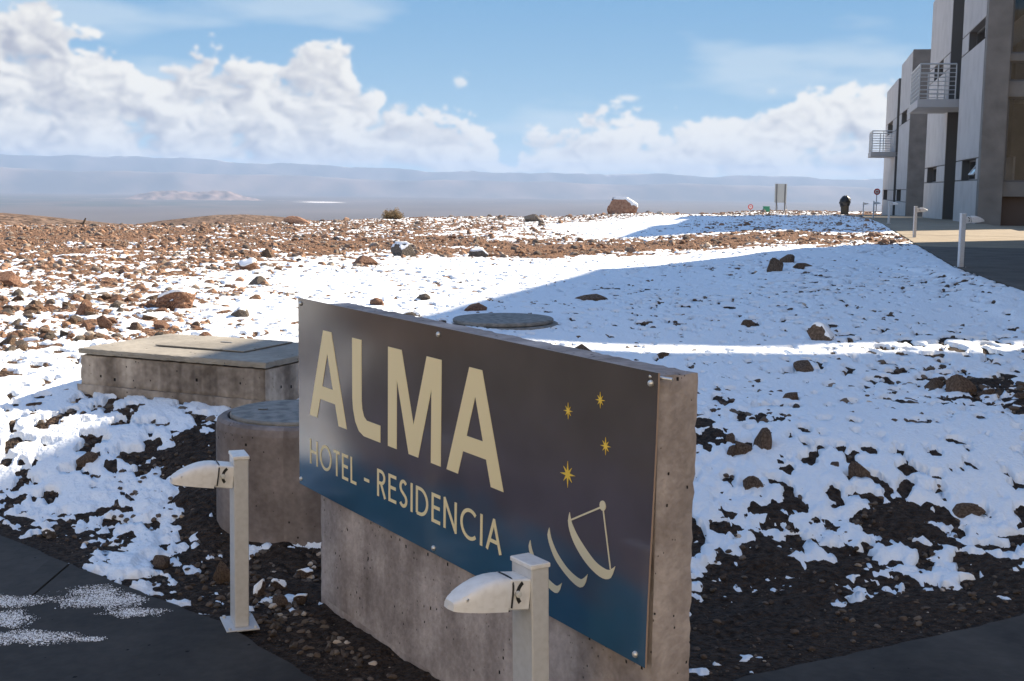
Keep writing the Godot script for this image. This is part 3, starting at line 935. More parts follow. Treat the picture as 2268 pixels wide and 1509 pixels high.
func make_rocks() -> void:
	var tint := {"r": M.rock_red, "b": M.rock_brown, "g": M.rock_grey}
	var k := 0
	for a in placed_rocks:
		var called := "boulder" if k == 0 else "rock"
		rock(called, a[0], a[1], a[2], a[3], a[4] == 1, k % 10, rng.randf() * TAU, tint[a[5]], a[6], "", 0.12)
		k += 1
	# everything else that lies about: the largest in view are things of their own, the rest is rubble
	var all := []
	var tries := 0
	while all.size() < 85000 and tries < 900000:
		tries += 1
		var f := 3.0 * exp(rng.randf() * log(105.0 / 3.0))
		var x := rng.randf_range(-0.62, 0.62) * (f + 1.0)
		var d := paved_dist(x, f)
		if d < 0.10: continue
		if x > 4.5 + 0.24 * f and f > 30.0 and f < 76.0: continue
		var rk := cover(g_rock, x, f)
		if f > 46.0: rk = maxf(rk, 0.75)
		if f > 6.0 and f < 19.0: rk = maxf(rk, 0.30)
		var dens := rk * (0.55 + 0.9 * n_mask.get_noise_2d(x * 0.5, f * 0.5))
		if rng.randf() > dens * (1.0 if rk > 0.45 else 0.8): continue
		# clear of the built things
		if Vector2(x + 0.93, f - 5.42).length() < 0.42 or Vector2(x + 0.07, f - 10.3).length() < 0.5: continue
		var bu := (x + 2.487) * 0.919 - (f - 7.2) * 0.394
		var bv := (x + 2.487) * 0.383 + (f - 7.2) * 0.924
		if bu > -0.08 and bu < 1.4 and bv > -0.08 and bv < 0.9: continue
		var su := (x - 0.316) * 0.845 + (f - 2.825) * 0.534
		if absf(su - 0.06) < 0.12 and f < 4.7: continue
		var u := rng.randf()
		var r := 0.0125 * pow(u, -0.46)
		r = minf(r, 0.042 + 0.0022 * f if rk > 0.45 else 0.034)
		if f < 6.5:
			if rng.randf() < (0.75 if rk < 0.35 else 0.55): continue
			r = minf(r, 0.016)
		r = maxf(r, f * 0.0010)
		all.append([r / f, x, f, r])
	all.sort_custom(func(p, q): return p[0] > q[0])
	var own := 235
	var labelled := {}
	for i in mini(own, all.size()):
		var s = all[i]
		var far: bool = cover(g_redness, s[1], s[2]) > 0.5
		var tone: String = ["reddish", "brown", "grey", "reddish", "brown"][i % 5] if far else ["brown", "brown", "grey"][i % 3]
		var lb := stone_label(s[1], s[2], s[3], tone)
		var m: Material = {"reddish": M.rock_red, "brown": M.rock_brown, "grey": M.rock_grey}[tone]
		var o := rock("rock", s[1], s[2], s[3] * 2.1, s[3] * rng.randf_range(0.8, 1.45), false, i % 10, rng.randf() * TAU, m, lb[0], lb[1], 0.38)
		if not labelled.has(lb[0]): labelled[lb[0]] = []
		labelled[lb[0]].append([s[1] / s[2], o])
	# where a description fits several, count them from the left
	var nth := ["leftmost", "second from the left", "third from the left", "fourth from the left", "fifth from the left", "sixth from the left", "seventh from the left", "eighth from the left", "ninth from the left", "tenth from the left", "eleventh from the left", "twelfth from the left", "thirteenth from the left", "fourteenth from the left", "fifteenth from the left", "sixteenth from the left", "seventeenth from the left", "eighteenth from the left", "nineteenth from the left", "twentieth from the left"]
	for text in labelled:
		var l: Array = labelled[text]
		if l.size() < 2: continue
		l.sort_custom(func(p, q): return p[0] < q[0])
		for w in mini(l.size(), nth.size()): l[w][1].set_meta("label", "%s, %s" % [text, nth[w]])
	var sh := rock_shape(77, 1)
	var mesh := mesh_of(sh[0], sh[1], false)
	var rest := all.slice(own)
	scatter("stones", mesh, M.stones, rest, "loose stones and rubble strewn over the whole slope", "stones")
	# grit on the bare soil near the sign
	var peb := []
	tries = 0
	while peb.size() < 2800 and tries < 60000:
		tries += 1
		var f := 2.3 * exp(rng.randf() * log(8.0 / 2.3))
		var x := rng.randf_range(-0.6, 0.6) * (f + 0.6)
		var d := paved_dist(x, f)
		if d < 0.02 or cover(g_snow, x, f) > 0.55: continue
		peb.append([0, x, f, minf(0.0026 * pow(rng.randf(), -0.48), 0.011)])
	scatter("pebbles", mesh, M.stones, peb, "small pebbles and grit in the dark bare soil", "pebbles")

func scatter(called: String, mesh: Mesh, m: Material, list: Array, label: String, category: String) -> void:
	var mm := MultiMesh.new()
	mm.transform_format = MultiMesh.TRANSFORM_3D
	mm.use_colors = true
	mm.mesh = mesh
	mm.instance_count = list.size()
	for i in list.size():
		var s = list[i]
		var r: float = s[3]
		var b := Basis(Vector3.UP, rng.randf() * TAU) * Basis(Vector3.RIGHT, rng.randf_range(-0.5, 0.5)) * Basis.from_scale(Vector3(r * rng.randf_range(0.8, 1.3), r * rng.randf_range(0.55, 1.15), r * rng.randf_range(0.7, 1.0)))
		mm.set_instance_transform(i, Transform3D(b, F(s[1], ground_h(s[1], s[2]) - r * 0.08 + 0.006 * n_bump.get_noise_2d(s[1], s[2]), s[2])))
		var dry := smoothstep(0.2, 0.7, cover(g_redness, s[1], s[2]))  # mix from darker to redder stones
		var v := rng.randf_range(0.6, 1.35)
		var c := Color(0.095, 0.073, 0.058).lerp(Color(0.29, 0.18, 0.12), dry)
		if rng.randf() < 0.35: c = Color(0.12, 0.10, 0.083).lerp(Color(0.22, 0.175, 0.14), dry)
		if rng.randf() < 0.05: c = Color(0.40, 0.34, 0.28)
		mm.set_instance_color(i, Color(c.r * v, c.g * v, c.b * v))
	var o := MultiMeshInstance3D.new()
	o.multimesh = mm
	o.material_override = m
	o.name = numbered(called)
	add_child(o)
	tag(o, label, category, "", "stuff")

# ---------------------------------------------------------------- paving
func slab(x0: float, x1: float, nx: int, v0: float, v1: float, nv: int, outer: Callable, parent: Node, m: Material) -> void:
	var st := st_new()
	var W := nx + 1
	var p := []
	for j in nv + 1:
		for i in W:
			var x := lerpf(x0, x1, float(i) / nx)
			var e := Vector2(x, edge_at(x))
			var q: Vector2 = e.lerp(outer.call(x), lerpf(v0, v1, float(j) / nv))
			p.append(F(q.x, paving_h(q.x, q.y) + 0.006, q.y))
	for j in nv:
		for i in nx:
			var a: Vector3 = p[j * W + i]
			st.set_smooth_group(1)
			quad(st, a, p[j * W + i + 1], p[j * W + W + i + 1], p[j * W + W + i], a - Vector3(0, 1, 0))
	st.set_smooth_group(-1)
	var dn := Vector3(0, -0.11, 0)
	var mid: Vector3 = (p[0] + p[p.size() - 1]) * 0.5
	for i in nx:
		quad(st, p[i], p[i + 1], p[i + 1] + dn, p[i] + dn, mid)
		var o := nv * W + i
		quad(st, p[o], p[o + 1], p[o + 1] + dn, p[o] + dn, mid)
	for j in nv:
		quad(st, p[j * W], p[j * W + W], p[j * W + W] + dn, p[j * W] + dn, mid)
		quad(st, p[j * W + nx], p[j * W + W + nx], p[j * W + W + nx] + dn, p[j * W + nx] + dn, mid)
	put(st, "slab", m, parent)

func make_paving() -> void:
	var near := Node3D.new()
	near.name = "pavement"
	add_child(near)
	tag(near, "", "", "", "structure")
	var back := func(x: float) -> Vector2: return Vector2(x, -6.0)
	var cuts := [-8.0, -4.2, -1.72, 0.1, 1.9]
	for k in cuts.size() - 1:
		slab(cuts[k] + 0.005, cuts[k + 1] - 0.005, 40, 0.0, 0.35, 30, back, near, M.paving)
		slab(cuts[k] + 0.005, cuts[k + 1] - 0.005, 10, 0.3515, 1.0, 10, back, near, M.sunlit_concrete)  # unseen rear slabs, made pale to bounce sunlight forward
	var st := st_new()
	box(st, Vector3(1.91, -0.11, -3.95), Vector3(9.0, -0.004, 6.0))
	put(st, "slab", M.paving, near)
	# the footway along the hotel
	var way := Node3D.new()
	way.name = "footpath"
	add_child(way)
	tag(way, "", "", "", "structure")
	var side := func(x: float) -> Vector2:
		var f := edge_at(x)
		var w := 3.4 if x < 7.5 else 2.75
		return Vector2(x + 0.972 * w, f - 0.235 * w)
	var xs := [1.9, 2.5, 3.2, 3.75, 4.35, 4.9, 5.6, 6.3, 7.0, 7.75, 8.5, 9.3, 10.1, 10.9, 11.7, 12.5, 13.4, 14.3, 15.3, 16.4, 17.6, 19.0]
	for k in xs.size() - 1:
		slab(xs[k] + 0.003, xs[k + 1] - 0.003, 8, 0.0, 1.0, 6, side, way, M.sunlit_concrete if k > 6 else M.shaded_path_concrete)  # slab tone holds the light: pale from the sunlit stretch on, darker before
	# entrance forecourt between the two wings
	st = st_new()
	quad(st, F(10.2, 0.56, 22.0), F(18.0, 0.56, 20.5), F(20.0, 0.56, 34.4), F(12.3, 0.56, 34.4), Vector3(14, -5, -28))
	put(st, "slab", M.sunlit_concrete, way)

func make_frost() -> void:
	# crusted snow grains left on the paving
	var list := []
	var n := noise(3.0, 401, 3)
	var tries := 0
	while list.size() < 16000 and tries < 400000:
		tries += 1
		var x := rng.randf_range(-2.4, -1.0)
		var f := rng.randf_range(3.7, 4.9)
		if paved_dist(x, f) > -0.03: continue
		var d := 0.0
		for e in [[-1.46, 4.40, 0.24, 0.17], [-1.30, 4.24, 0.16, 0.07], [-1.86, 4.34, 0.28, 0.10], [-1.72, 4.15, 0.13, 0.13], [-1.62, 3.99, 0.26, 0.09], [-1.36, 3.98, 0.09, 0.03]]:
			d = maxf(d, smoothstep(1.15, 0.2, Vector2((x - e[0]) / e[2], (f - e[1]) / e[3]).length()))
		d -= 0.9 * maxf(0.0, n.get_noise_2d(x * 2.0, f * 2.0) + 0.1) + 0.1
		if rng.randf() > d: continue
		list.append([x, f])
	var st := st_new()
	var b := ico(0)
	for q in b[1]: tri(st, b[0][q[0]], b[0][q[1]], b[0][q[2]], Vector3.ZERO)
	st.generate_normals()
	var mm := MultiMesh.new()
	mm.transform_format = MultiMesh.TRANSFORM_3D
	mm.mesh = st.commit()
	mm.instance_count = list.size()
	for i in list.size():
		var r := minf(0.0007 * pow(rng.randf(), -0.42), 0.0024)
		mm.set_instance_transform(i, Transform3D(Basis(Vector3.UP, rng.randf() * TAU) * Basis.from_scale(Vector3(r * 1.5, r * 0.6, r)), F(list[i][0], 0.0075, list[i][1])))
	var o := MultiMeshInstance3D.new()
	o.multimesh = mm
	o.material_override = M.snow_cap
	o.name = "frost"
	add_child(o)
	tag(o, "thin crust of frost and snow grains on the dark paving", "frost", "", "stuff")

# ---------------------------------------------------------------- the sign
var on_sheet := false

func sheet_bend(x: float, y: float) -> float:
	# the board lies nearly flat, with a slight belly at its lower right corner; y is 0 at its top edge
	return -0.021 + 0.016 * pow(clampf(x / 2.092, 0, 1), 3.0) * smoothstep(0.0, 0.7, -y) + 0.0015 * sin(x * 4.0)

func poly_mesh(st: SurfaceTool, pts: PackedVector2Array, z0: float, z1: float) -> void:
	var B := func(p: Vector2, z: float) -> Vector3: return Vector3(p.x, p.y, z + (sheet_bend(p.x, p.y) if on_sheet else 0.0))
	var ix := Geometry2D.triangulate_polygon(pts)
	for k in range(0, ix.size(), 3):
		tri(st, B.call(pts[ix[k]], z1), B.call(pts[ix[k + 1]], z1), B.call(pts[ix[k + 2]], z1), Vector3(pts[ix[k]].x, pts[ix[k]].y, z1 - 1.0))
	var cw := Geometry2D.is_polygon_clockwise(pts)
	for k in pts.size():
		var a := pts[k]
		var b := pts[(k + 1) % pts.size()]
		var nrm := (b - a).orthogonal() * (1.0 if cw else -1.0)
		var m := (a + b) * 0.5 + nrm.normalized() * 0.1
		quad(st, B.call(a, z0), B.call(b, z0), B.call(b, z1), B.call(a, z1), Vector3(m.x, m.y, z0))

func glyph(st: SurfaceTool, outers: Array, holes: Array, at: Vector2, size: Vector2) -> void:
	var T := func(p: Array) -> PackedVector2Array:
		var o := PackedVector2Array()
		for q in p: o.append(at + Vector2(q[0] * size.x, q[1] * size.y))
		return o
	for po in outers:
		var polys: Array = [T.call(po)]
		for ho in holes:
			var hp: PackedVector2Array = T.call(ho)
			var cx := 0.0
			for q in hp: cx += q.x / hp.size()
			var next := []
			for pg in polys:
				for half in [[-9.0, cx], [cx, 9.0]]:
					var rect := PackedVector2Array([Vector2(half[0], -9), Vector2(half[1], -9), Vector2(half[1], 9), Vector2(half[0], 9)])
					for part in Geometry2D.intersect_polygons(pg, rect):
						for cut in Geometry2D.clip_polygons(part, hp): next.append(cut)
			polys = next
		for pg in polys: poly_mesh(st, pg, 0.0, 0.0012)

func stroke_union(strokes: Array, w: float) -> Array:
	# [outers, holes] of thick polylines joined together
	var outs: Array = []
	for s in strokes:
		var pl := PackedVector2Array()
		for q in s: pl.append(Vector2(q[0], q[1]) * 100.0)
		for pg in Geometry2D.offset_polyline(pl, w * 50.0, Geometry2D.JOIN_MITER, Geometry2D.END_BUTT):
			outs.append(pg)
	var acc: Array = []
	for pg in outs:
		if Geometry2D.is_polygon_clockwise(pg):
			acc.append(pg)
			continue
		var cur: PackedVector2Array = pg
		var keep := []
		for a in acc:
			if Geometry2D.is_polygon_clockwise(a):
				keep.append(a)
				continue
			var u := Geometry2D.merge_polygons(cur, a)
			var solid := u.filter(func(z): return not Geometry2D.is_polygon_clockwise(z))
			if solid.size() == 1:
				cur = solid[0]
				for z in u:
					if Geometry2D.is_polygon_clockwise(z): keep.append(z)
			else: keep.append(a)
		keep.append(cur)
		acc = keep
	var o := []
	var h := []
	for a in acc:
		var l := []
		for q in a: l.append([q.x / 100.0, q.y / 100.0])
		if Geometry2D.is_polygon_clockwise(a): h.append(l)
		else: o.append(l)
	return [o, h]

func arc(cx: float, cy: float, rx: float, ry: float, a0: float, a1: float, n: int) -> Array:
	var o := []
	for k in n + 1:
		var a := deg_to_rad(lerpf(a0, a1, float(k) / n))
		o.append([cx + rx * cos(a), cy + ry * sin(a)])
	return o

func letter_strokes(ch: String) -> Array:
	# thin geometric capitals; height 1, [width, strokes]
	var e := 0.065
	match ch:
		"H": return [0.72, [[[e, 0], [e, 1]], [[0.72 - e, 0], [0.72 - e, 1]], [[e, 0.52], [0.72 - e, 0.52]]]]
		"O": return [1.02, [arc(0.51, 0.5, 0.445, 0.45, -90, 80, 18) + arc(0.51, 0.5, 0.445, 0.45, 80, 270, 18)]]
		"T": return [0.5, [[[0.0, 1 - e], [0.5, 1 - e]], [[0.25, 0], [0.25, 1 - e]]]]
		"E": return [0.5, [[[0.5, 1 - e], [e, 1 - e], [e, e], [0.5, e]], [[e, 0.53], [0.47, 0.53]]]]
		"L": return [0.46, [[[e, 1], [e, e], [0.46, e]]]]
		"-": return [0.4, [[[0.0, 0.38], [0.4, 0.38]]]]
		"R": return [0.56, [[[e, 0], [e, 1 - e], [0.26, 1 - e]] + arc(0.26, 0.72, 0.22, 0.215, 90, -90, 10) + [[e, 0.505]], [[0.26, 0.505], [0.53, 0.0]]]]
		"S": return [0.52, [arc(0.27, 0.73, 0.185, 0.205, 35, 225, 10) + arc(0.25, 0.27, 0.2, 0.205, 55, -150, 12)]]
		"I": return [0.13, [[[0.065, 0], [0.065, 1]]]]
		"D": return [0.74, [[[e, e], [e, 1 - e], [0.25, 1 - e]] + arc(0.25, 0.5, 0.43, 0.435, 90, -90, 16) + [[e, e]]]]
		"N": return [0.74, [[[e, 0], [e, 0.97], [0.74 - e, 0.03], [0.74 - e, 1]]]]
		"C": return [0.86, [arc(0.51, 0.5, 0.445, 0.45, 48, 312, 22)]]
		"A": return [0.76, [[[0.04, 0], [0.38, 0.97], [0.72, 0]], [[0.16, 0.32], [0.6, 0.32]]]]
	return [0.4, []]

func star(st: SurfaceTool, c: Vector2, r: float) -> void:
	var p := PackedVector2Array()
	for k in 16:
		var a := TAU * k / 16.0 + PI / 2 + 0.06
		var q := r * (1.0 if k % 4 == 0 else 0.78) if k % 2 == 0 else r * 0.27
		p.append(c + Vector2(cos(a) * q, sin(a) * q))
	poly_mesh(st, p, 0.0, 0.0012)

func blade(st: SurfaceTool, outer: Array, inner: Array, z := 0.0012) -> void:
	# a dish drawn as a sickle between two smooth curves
	var a := Curve2D.new()
	var b := Curve2D.new()
	for pair in [[a, outer], [b, inner]]:
		var pts: Array = pair[1]
		for k in pts.size():
			var p := Vector2(pts[k][0], pts[k][1])
			var t := Vector2.ZERO
			if k > 0 and k < pts.size() - 1:
				t = (Vector2(pts[k + 1][0], pts[k + 1][1]) - Vector2(pts[k - 1][0], pts[k - 1][1])) / 6.0
			pair[0].add_point(p, -t, t)
	var poly := PackedVector2Array()
	for k in 25: poly.append(a.sample_baked(a.get_baked_length() * k / 24.0, true))
	for k in range(23, 0, -1): poly.append(b.sample_baked(b.get_baked_length() * k / 24.0, true))
	poly_mesh(st, poly, 0.0, z)

func make_sign() -> void:
	# local x runs along the board to the right, y up from the top edge, z out of its face
	var root := Node3D.new()
	root.name = numbered("hotel_sign")
	add_child(root)
	var ux := Vector3(0.53446, 0, 0.84519)
	root.transform = Transform3D(Basis(ux, Vector3.UP, ux.cross(Vector3.UP)), F(-0.802, 0.0, 4.593))
	tag(root, "ALMA Hotel - Residencia sign board bolted to a low concrete wall", "sign")
	# the wall behind, its arrises a little chipped
	var st := st_new()
	wall_block(st, Vector3(0.165, -0.3, -0.150), Vector3(2.085, 1.074, -0.028))
	put(st, "concrete_wall", M.cast_concrete, root)
	# board: a thin printed sheet, with a slight belly towards its lower right corner
	var W := 2.092
	var H := 0.694
	var bs := SurfaceTool.new()
	bs.begin(Mesh.PRIMITIVE_TRIANGLES)
	bs.set_smooth_group(1)
	var nx := 40
	var ny := 14
	for j in ny:
		for i in nx:
			var c := []
			for q in [[0, 0], [1, 0], [1, 1], [0, 1]]:
				var u := float(i + q[0]) / nx
				var v := float(j + q[1]) / ny
				c.append([Vector2(u, v), Vector3(u * W, 1.08 - v * H, sheet_bend(u * W, -v * H))])
			for t in [[0, 1, 2], [0, 2, 3]]:
				for k in t:
					bs.set_uv(c[k][0])
					bs.add_vertex(c[k][1])
	bs.generate_normals()
	var sheet := MeshInstance3D.new()
	sheet.mesh = bs.commit()
	sheet.mesh.surface_set_material(0, M.board_print)
	seat(sheet, "sign_board", root)
	# folded rim and back of the sheet
	st = st_new()
	var edge := []
	for i in nx + 1: edge.append(Vector2(W * i / nx, 0))
	for j in ny: edge.append(Vector2(W, -H * (j + 1) / ny))
	for i in nx: edge.append(Vector2(W - W * (i + 1) / nx, -H))
	for j in ny: edge.append(Vector2(0, -H + H * (j + 1) / ny))
	for k in edge.size() - 1:
		var a: Vector2 = edge[k]
		var b: Vector2 = edge[k + 1]
		var pa := Vector3(a.x, 1.08 + a.y, sheet_bend(a.x, a.y))
		var pb := Vector3(b.x, 1.08 + b.y, sheet_bend(b.x, b.y))
		var bk := Vector3(0, 0, -0.005)
		quad(st, pa, pb, pb + bk, pa + bk, Vector3(W * 0.5, 1.08 - H * 0.5, 0))
	for i in nx:
		for j in ny:
			var q := []
			for o in [[0, 0], [1, 0], [1, 1], [0, 1]]:
				var x: float = W * (i + o[0]) / nx
				var y := -H * float(j + o[1]) / ny
				q.append(Vector3(x, 1.08 + y, sheet_bend(x, y) - 0.005))
			quad(st, q[0], q[1], q[2], q[3], q[0] + Vector3(0, 0, 1))
	put(st, "board_rim", M.board_edge, sheet)
	on_sheet = true
	var on := func(x: float, y: float) -> Vector3: return Vector3(0, 1.08, 0.0003)
	# the big letters
	var A := [[[[0, 0], [0.21, 0], [0.298, 0.225], [0.702, 0.225], [0.79, 0], [1, 0], [0.61, 1], [0.39, 1]]], [[[0.357, 0.375], [0.643, 0.375], [0.5, 0.755]]]]
	var Lp := [[[[0, 1], [0, 0.36], [0.03, 0.24], [0.11, 0.12], [0.24, 0.035], [0.42, 0.0], [1, 0], [1, 0.175], [0.52, 0.175], [0.42, 0.21], [0.36, 0.28], [0.34, 0.36], [0.34, 1]]], []]
	var Mp := [[[[0, 0], [0, 1], [0.265, 1], [0.5, 0.30], [0.735, 1], [1, 1], [1, 0], [0.825, 0], [0.825, 0.70], [0.59, 0], [0.41, 0], [0.175, 0.70], [0.175, 0]]], []]
	for g in [[A, 0.104, 0.319], [Lp, 0.468, 0.211], [Mp, 0.733, 0.347], [A, 1.116, 0.323]]:
		st = st_new()
		glyph(st, g[0][0], g[0][1], Vector2(g[1], -0.417), Vector2(g[2], 0.321))
		put(st, "letter", M.letter_cream, sheet).position = on.call(g[1] + g[2] * 0.5, -0.3)
	# the line beneath
	var starts := {"HOTEL": [0.102, 0.497], "-": [0.558, 0.596], "RESIDENCIA": [0.655, 1.433]}
	for word in starts:
		var total := 0.0
		for ch in word: total += letter_strokes(ch)[0]
		var span: float = starts[word][1] - starts[word][0]
		var gap := 0.19
		var k: float = span / (total + gap * (word.length() - 1))
		var x: float = starts[word][0]
		for ch in word:
			var ls := letter_strokes(ch)
			st = st_new()
			var un := stroke_union(ls[1], 0.115)
			glyph(st, un[0], un[1], Vector2(x, -0.597), Vector2(k, 0.0915))
			put(st, "letter", M.letter_cream, sheet).position = on.call(x, -0.55)
			x += (ls[0] + gap) * k
	for s in [[1.740, -0.143, 0.021], [1.875, -0.095, 0.020], [1.903, -0.203, 0.022], [1.747, -0.304, 0.034]]:
		st = st_new()
		star(st, Vector2(s[0], s[1]), s[2])
		put(st, "star", M.star_yellow, sheet).position = on.call(s[0], s[1])
	for d in [
		[[[1.762, -0.398], [1.757, -0.428], [1.784, -0.470], [1.840, -0.508], [1.903, -0.527], [1.945, -0.519], [1.963, -0.484]], [[1.762, -0.398], [1.774, -0.424], [1.810, -0.456], [1.876, -0.493], [1.925, -0.502], [1.945, -0.497], [1.963, -0.484]]],
		[[[1.671, -0.460], [1.665, -0.487], [1.700, -0.533], [1.760, -0.565], [1.813, -0.578], [1.838, -0.566], [1.850, -0.535]], [[1.671, -0.460], [1.682, -0.486], [1.712, -0.517], [1.760, -0.544], [1.810, -0.556], [1.830, -0.552], [1.850, -0.535]]],
		[[[1.581, -0.516], [1.575, -0.540], [1.605, -0.583], [1.655, -0.612], [1.705, -0.624], [1.726, -0.614], [1.737, -0.589]], [[1.581, -0.516], [1.591, -0.540], [1.618, -0.568], [1.660, -0.592], [1.700, -0.603], [1.718, -0.602], [1.737, -0.589]]]]:
		st = st_new()
		blade(st, d[0], d[1])
		put(st, "dish", M.dish_cream, sheet).position = on.call(1.8, -0.5)
	# the feed of the front dish on its two struts
	st = st_new()
	for s in [[[1.902, -0.352], [1.768, -0.417]], [[1.902, -0.352], [1.944, -0.497]]]:
		var a := Vector2(s[0][0], s[0][1])
		var b := Vector2(s[1][0], s[1][1])
		var t := (b - a).normalized().orthogonal() * 0.0022
		poly_mesh(st, PackedVector2Array([a + t, b + t, b - t, a - t]), 0.0, 0.0012)
	put(st, "feed_strut", M.dish_cream, sheet).position = on.call(1.85, -0.4)
	st = st_new()
	var fd := PackedVector2Array()
	for k in 14: fd.append(Vector2(1.902, -0.35) + Vector2(cos(TAU * k / 14), sin(TAU * k / 14)) * 0.0125)
	poly_mesh(st, fd, 0.0, 0.0018)
	put(st, "feed", M.dish_cream, sheet).position = on.call(1.9, -0.35)
	on_sheet = false
	# domed bolts
	for b in [[0.025, -0.020], [1.060, -0.022], [2.068, -0.027], [0.018, -0.672], [1.041, -0.676], [2.055, -0.672]]:
		st = st_new()
		lathe(st, [[0.0082, 0.0], [0.0082, 0.003], [0.0066, 0.006], [0.003, 0.0078], [0.0, 0.008]], 12)
		var o := put(st, "bolt", M.bolt_steel, root)
		o.transform = Transform3D(Basis(Vector3.RIGHT, PI / 2), Vector3(b[0], 1.08 + b[1], sheet_bend(b[0], b[1])))
	# hand-wide bracket end that shows at the upper corner
	st = st_new()
	tube(st, Vector3(2.06, 1.068, -0.02), Vector3(2.112, 1.066, -0.045), 0.004, 0.004, 8)
	put(st, "bracket_pin", M.bolt_steel, root)

func wall_block(st: SurfaceTool, lo: Vector3, hi: Vector3) -> void:
	# a cast wall: finely divided faces with small dents, chipped along its edges
	var n := noise(14.0, 501, 3)
	var n2 := noise(60.0, 502, 2)
	var size := hi - lo
	var m := (lo + hi) * 0.5
	st.set_smooth_group(1)
	for ax in 3:
		var u := (ax + 1) % 3
		var w := (ax + 2) % 3
		var nu := clampi(int(size[u] / 0.022), 4, 90)
		var nw := clampi(int(size[w] / 0.022), 4, 90)
		for s in [-1.0, 1.0]:
			st.set_smooth_group(ax * 2 + (1 if s > 0 else 0) + 1)
			var grid := []
			for j in nw + 1:
				for i in nu + 1:
					var p := Vector3.ZERO
					p[ax] = lo[ax] if s < 0 else hi[ax]
					p[u] = lo[u] + size[u] * i / nu
					p[w] = lo[w] + size[w] * j / nw
					# how close to the edges of the block: 2 or 3 coordinates at a limit
					var ed := []
					for k in 3: ed.append(minf(p[k] - lo[k], hi[k] - p[k]))
					ed.sort()
					if ed[1] < 0.012:
						var ch := 0.003 + 0.006 * maxf(0.0, n.get_noise_3dv(p * 2.0)) + 0.004 * maxf(0.0, n2.get_noise_3dv(p))
						for k in 3:
							if p[k] - lo[k] < 0.012: p[k] += ch
							elif hi[k] - p[k] < 0.012: p[k] -= ch
					else:
						p[ax] -= s * (0.0015 + 0.0015 * n2.get_noise_3dv(p))
					grid.append(p)
			for j in nw:
				for i in nu:
					var a: Vector3 = grid[j * (nu + 1) + i]
					var from := a
					from[ax] = m[ax]
					quad(st, a, grid[j * (nu + 1) + i + 1], grid[(j + 1) * (nu + 1) + i + 1], grid[(j + 1) * (nu + 1) + i], from)

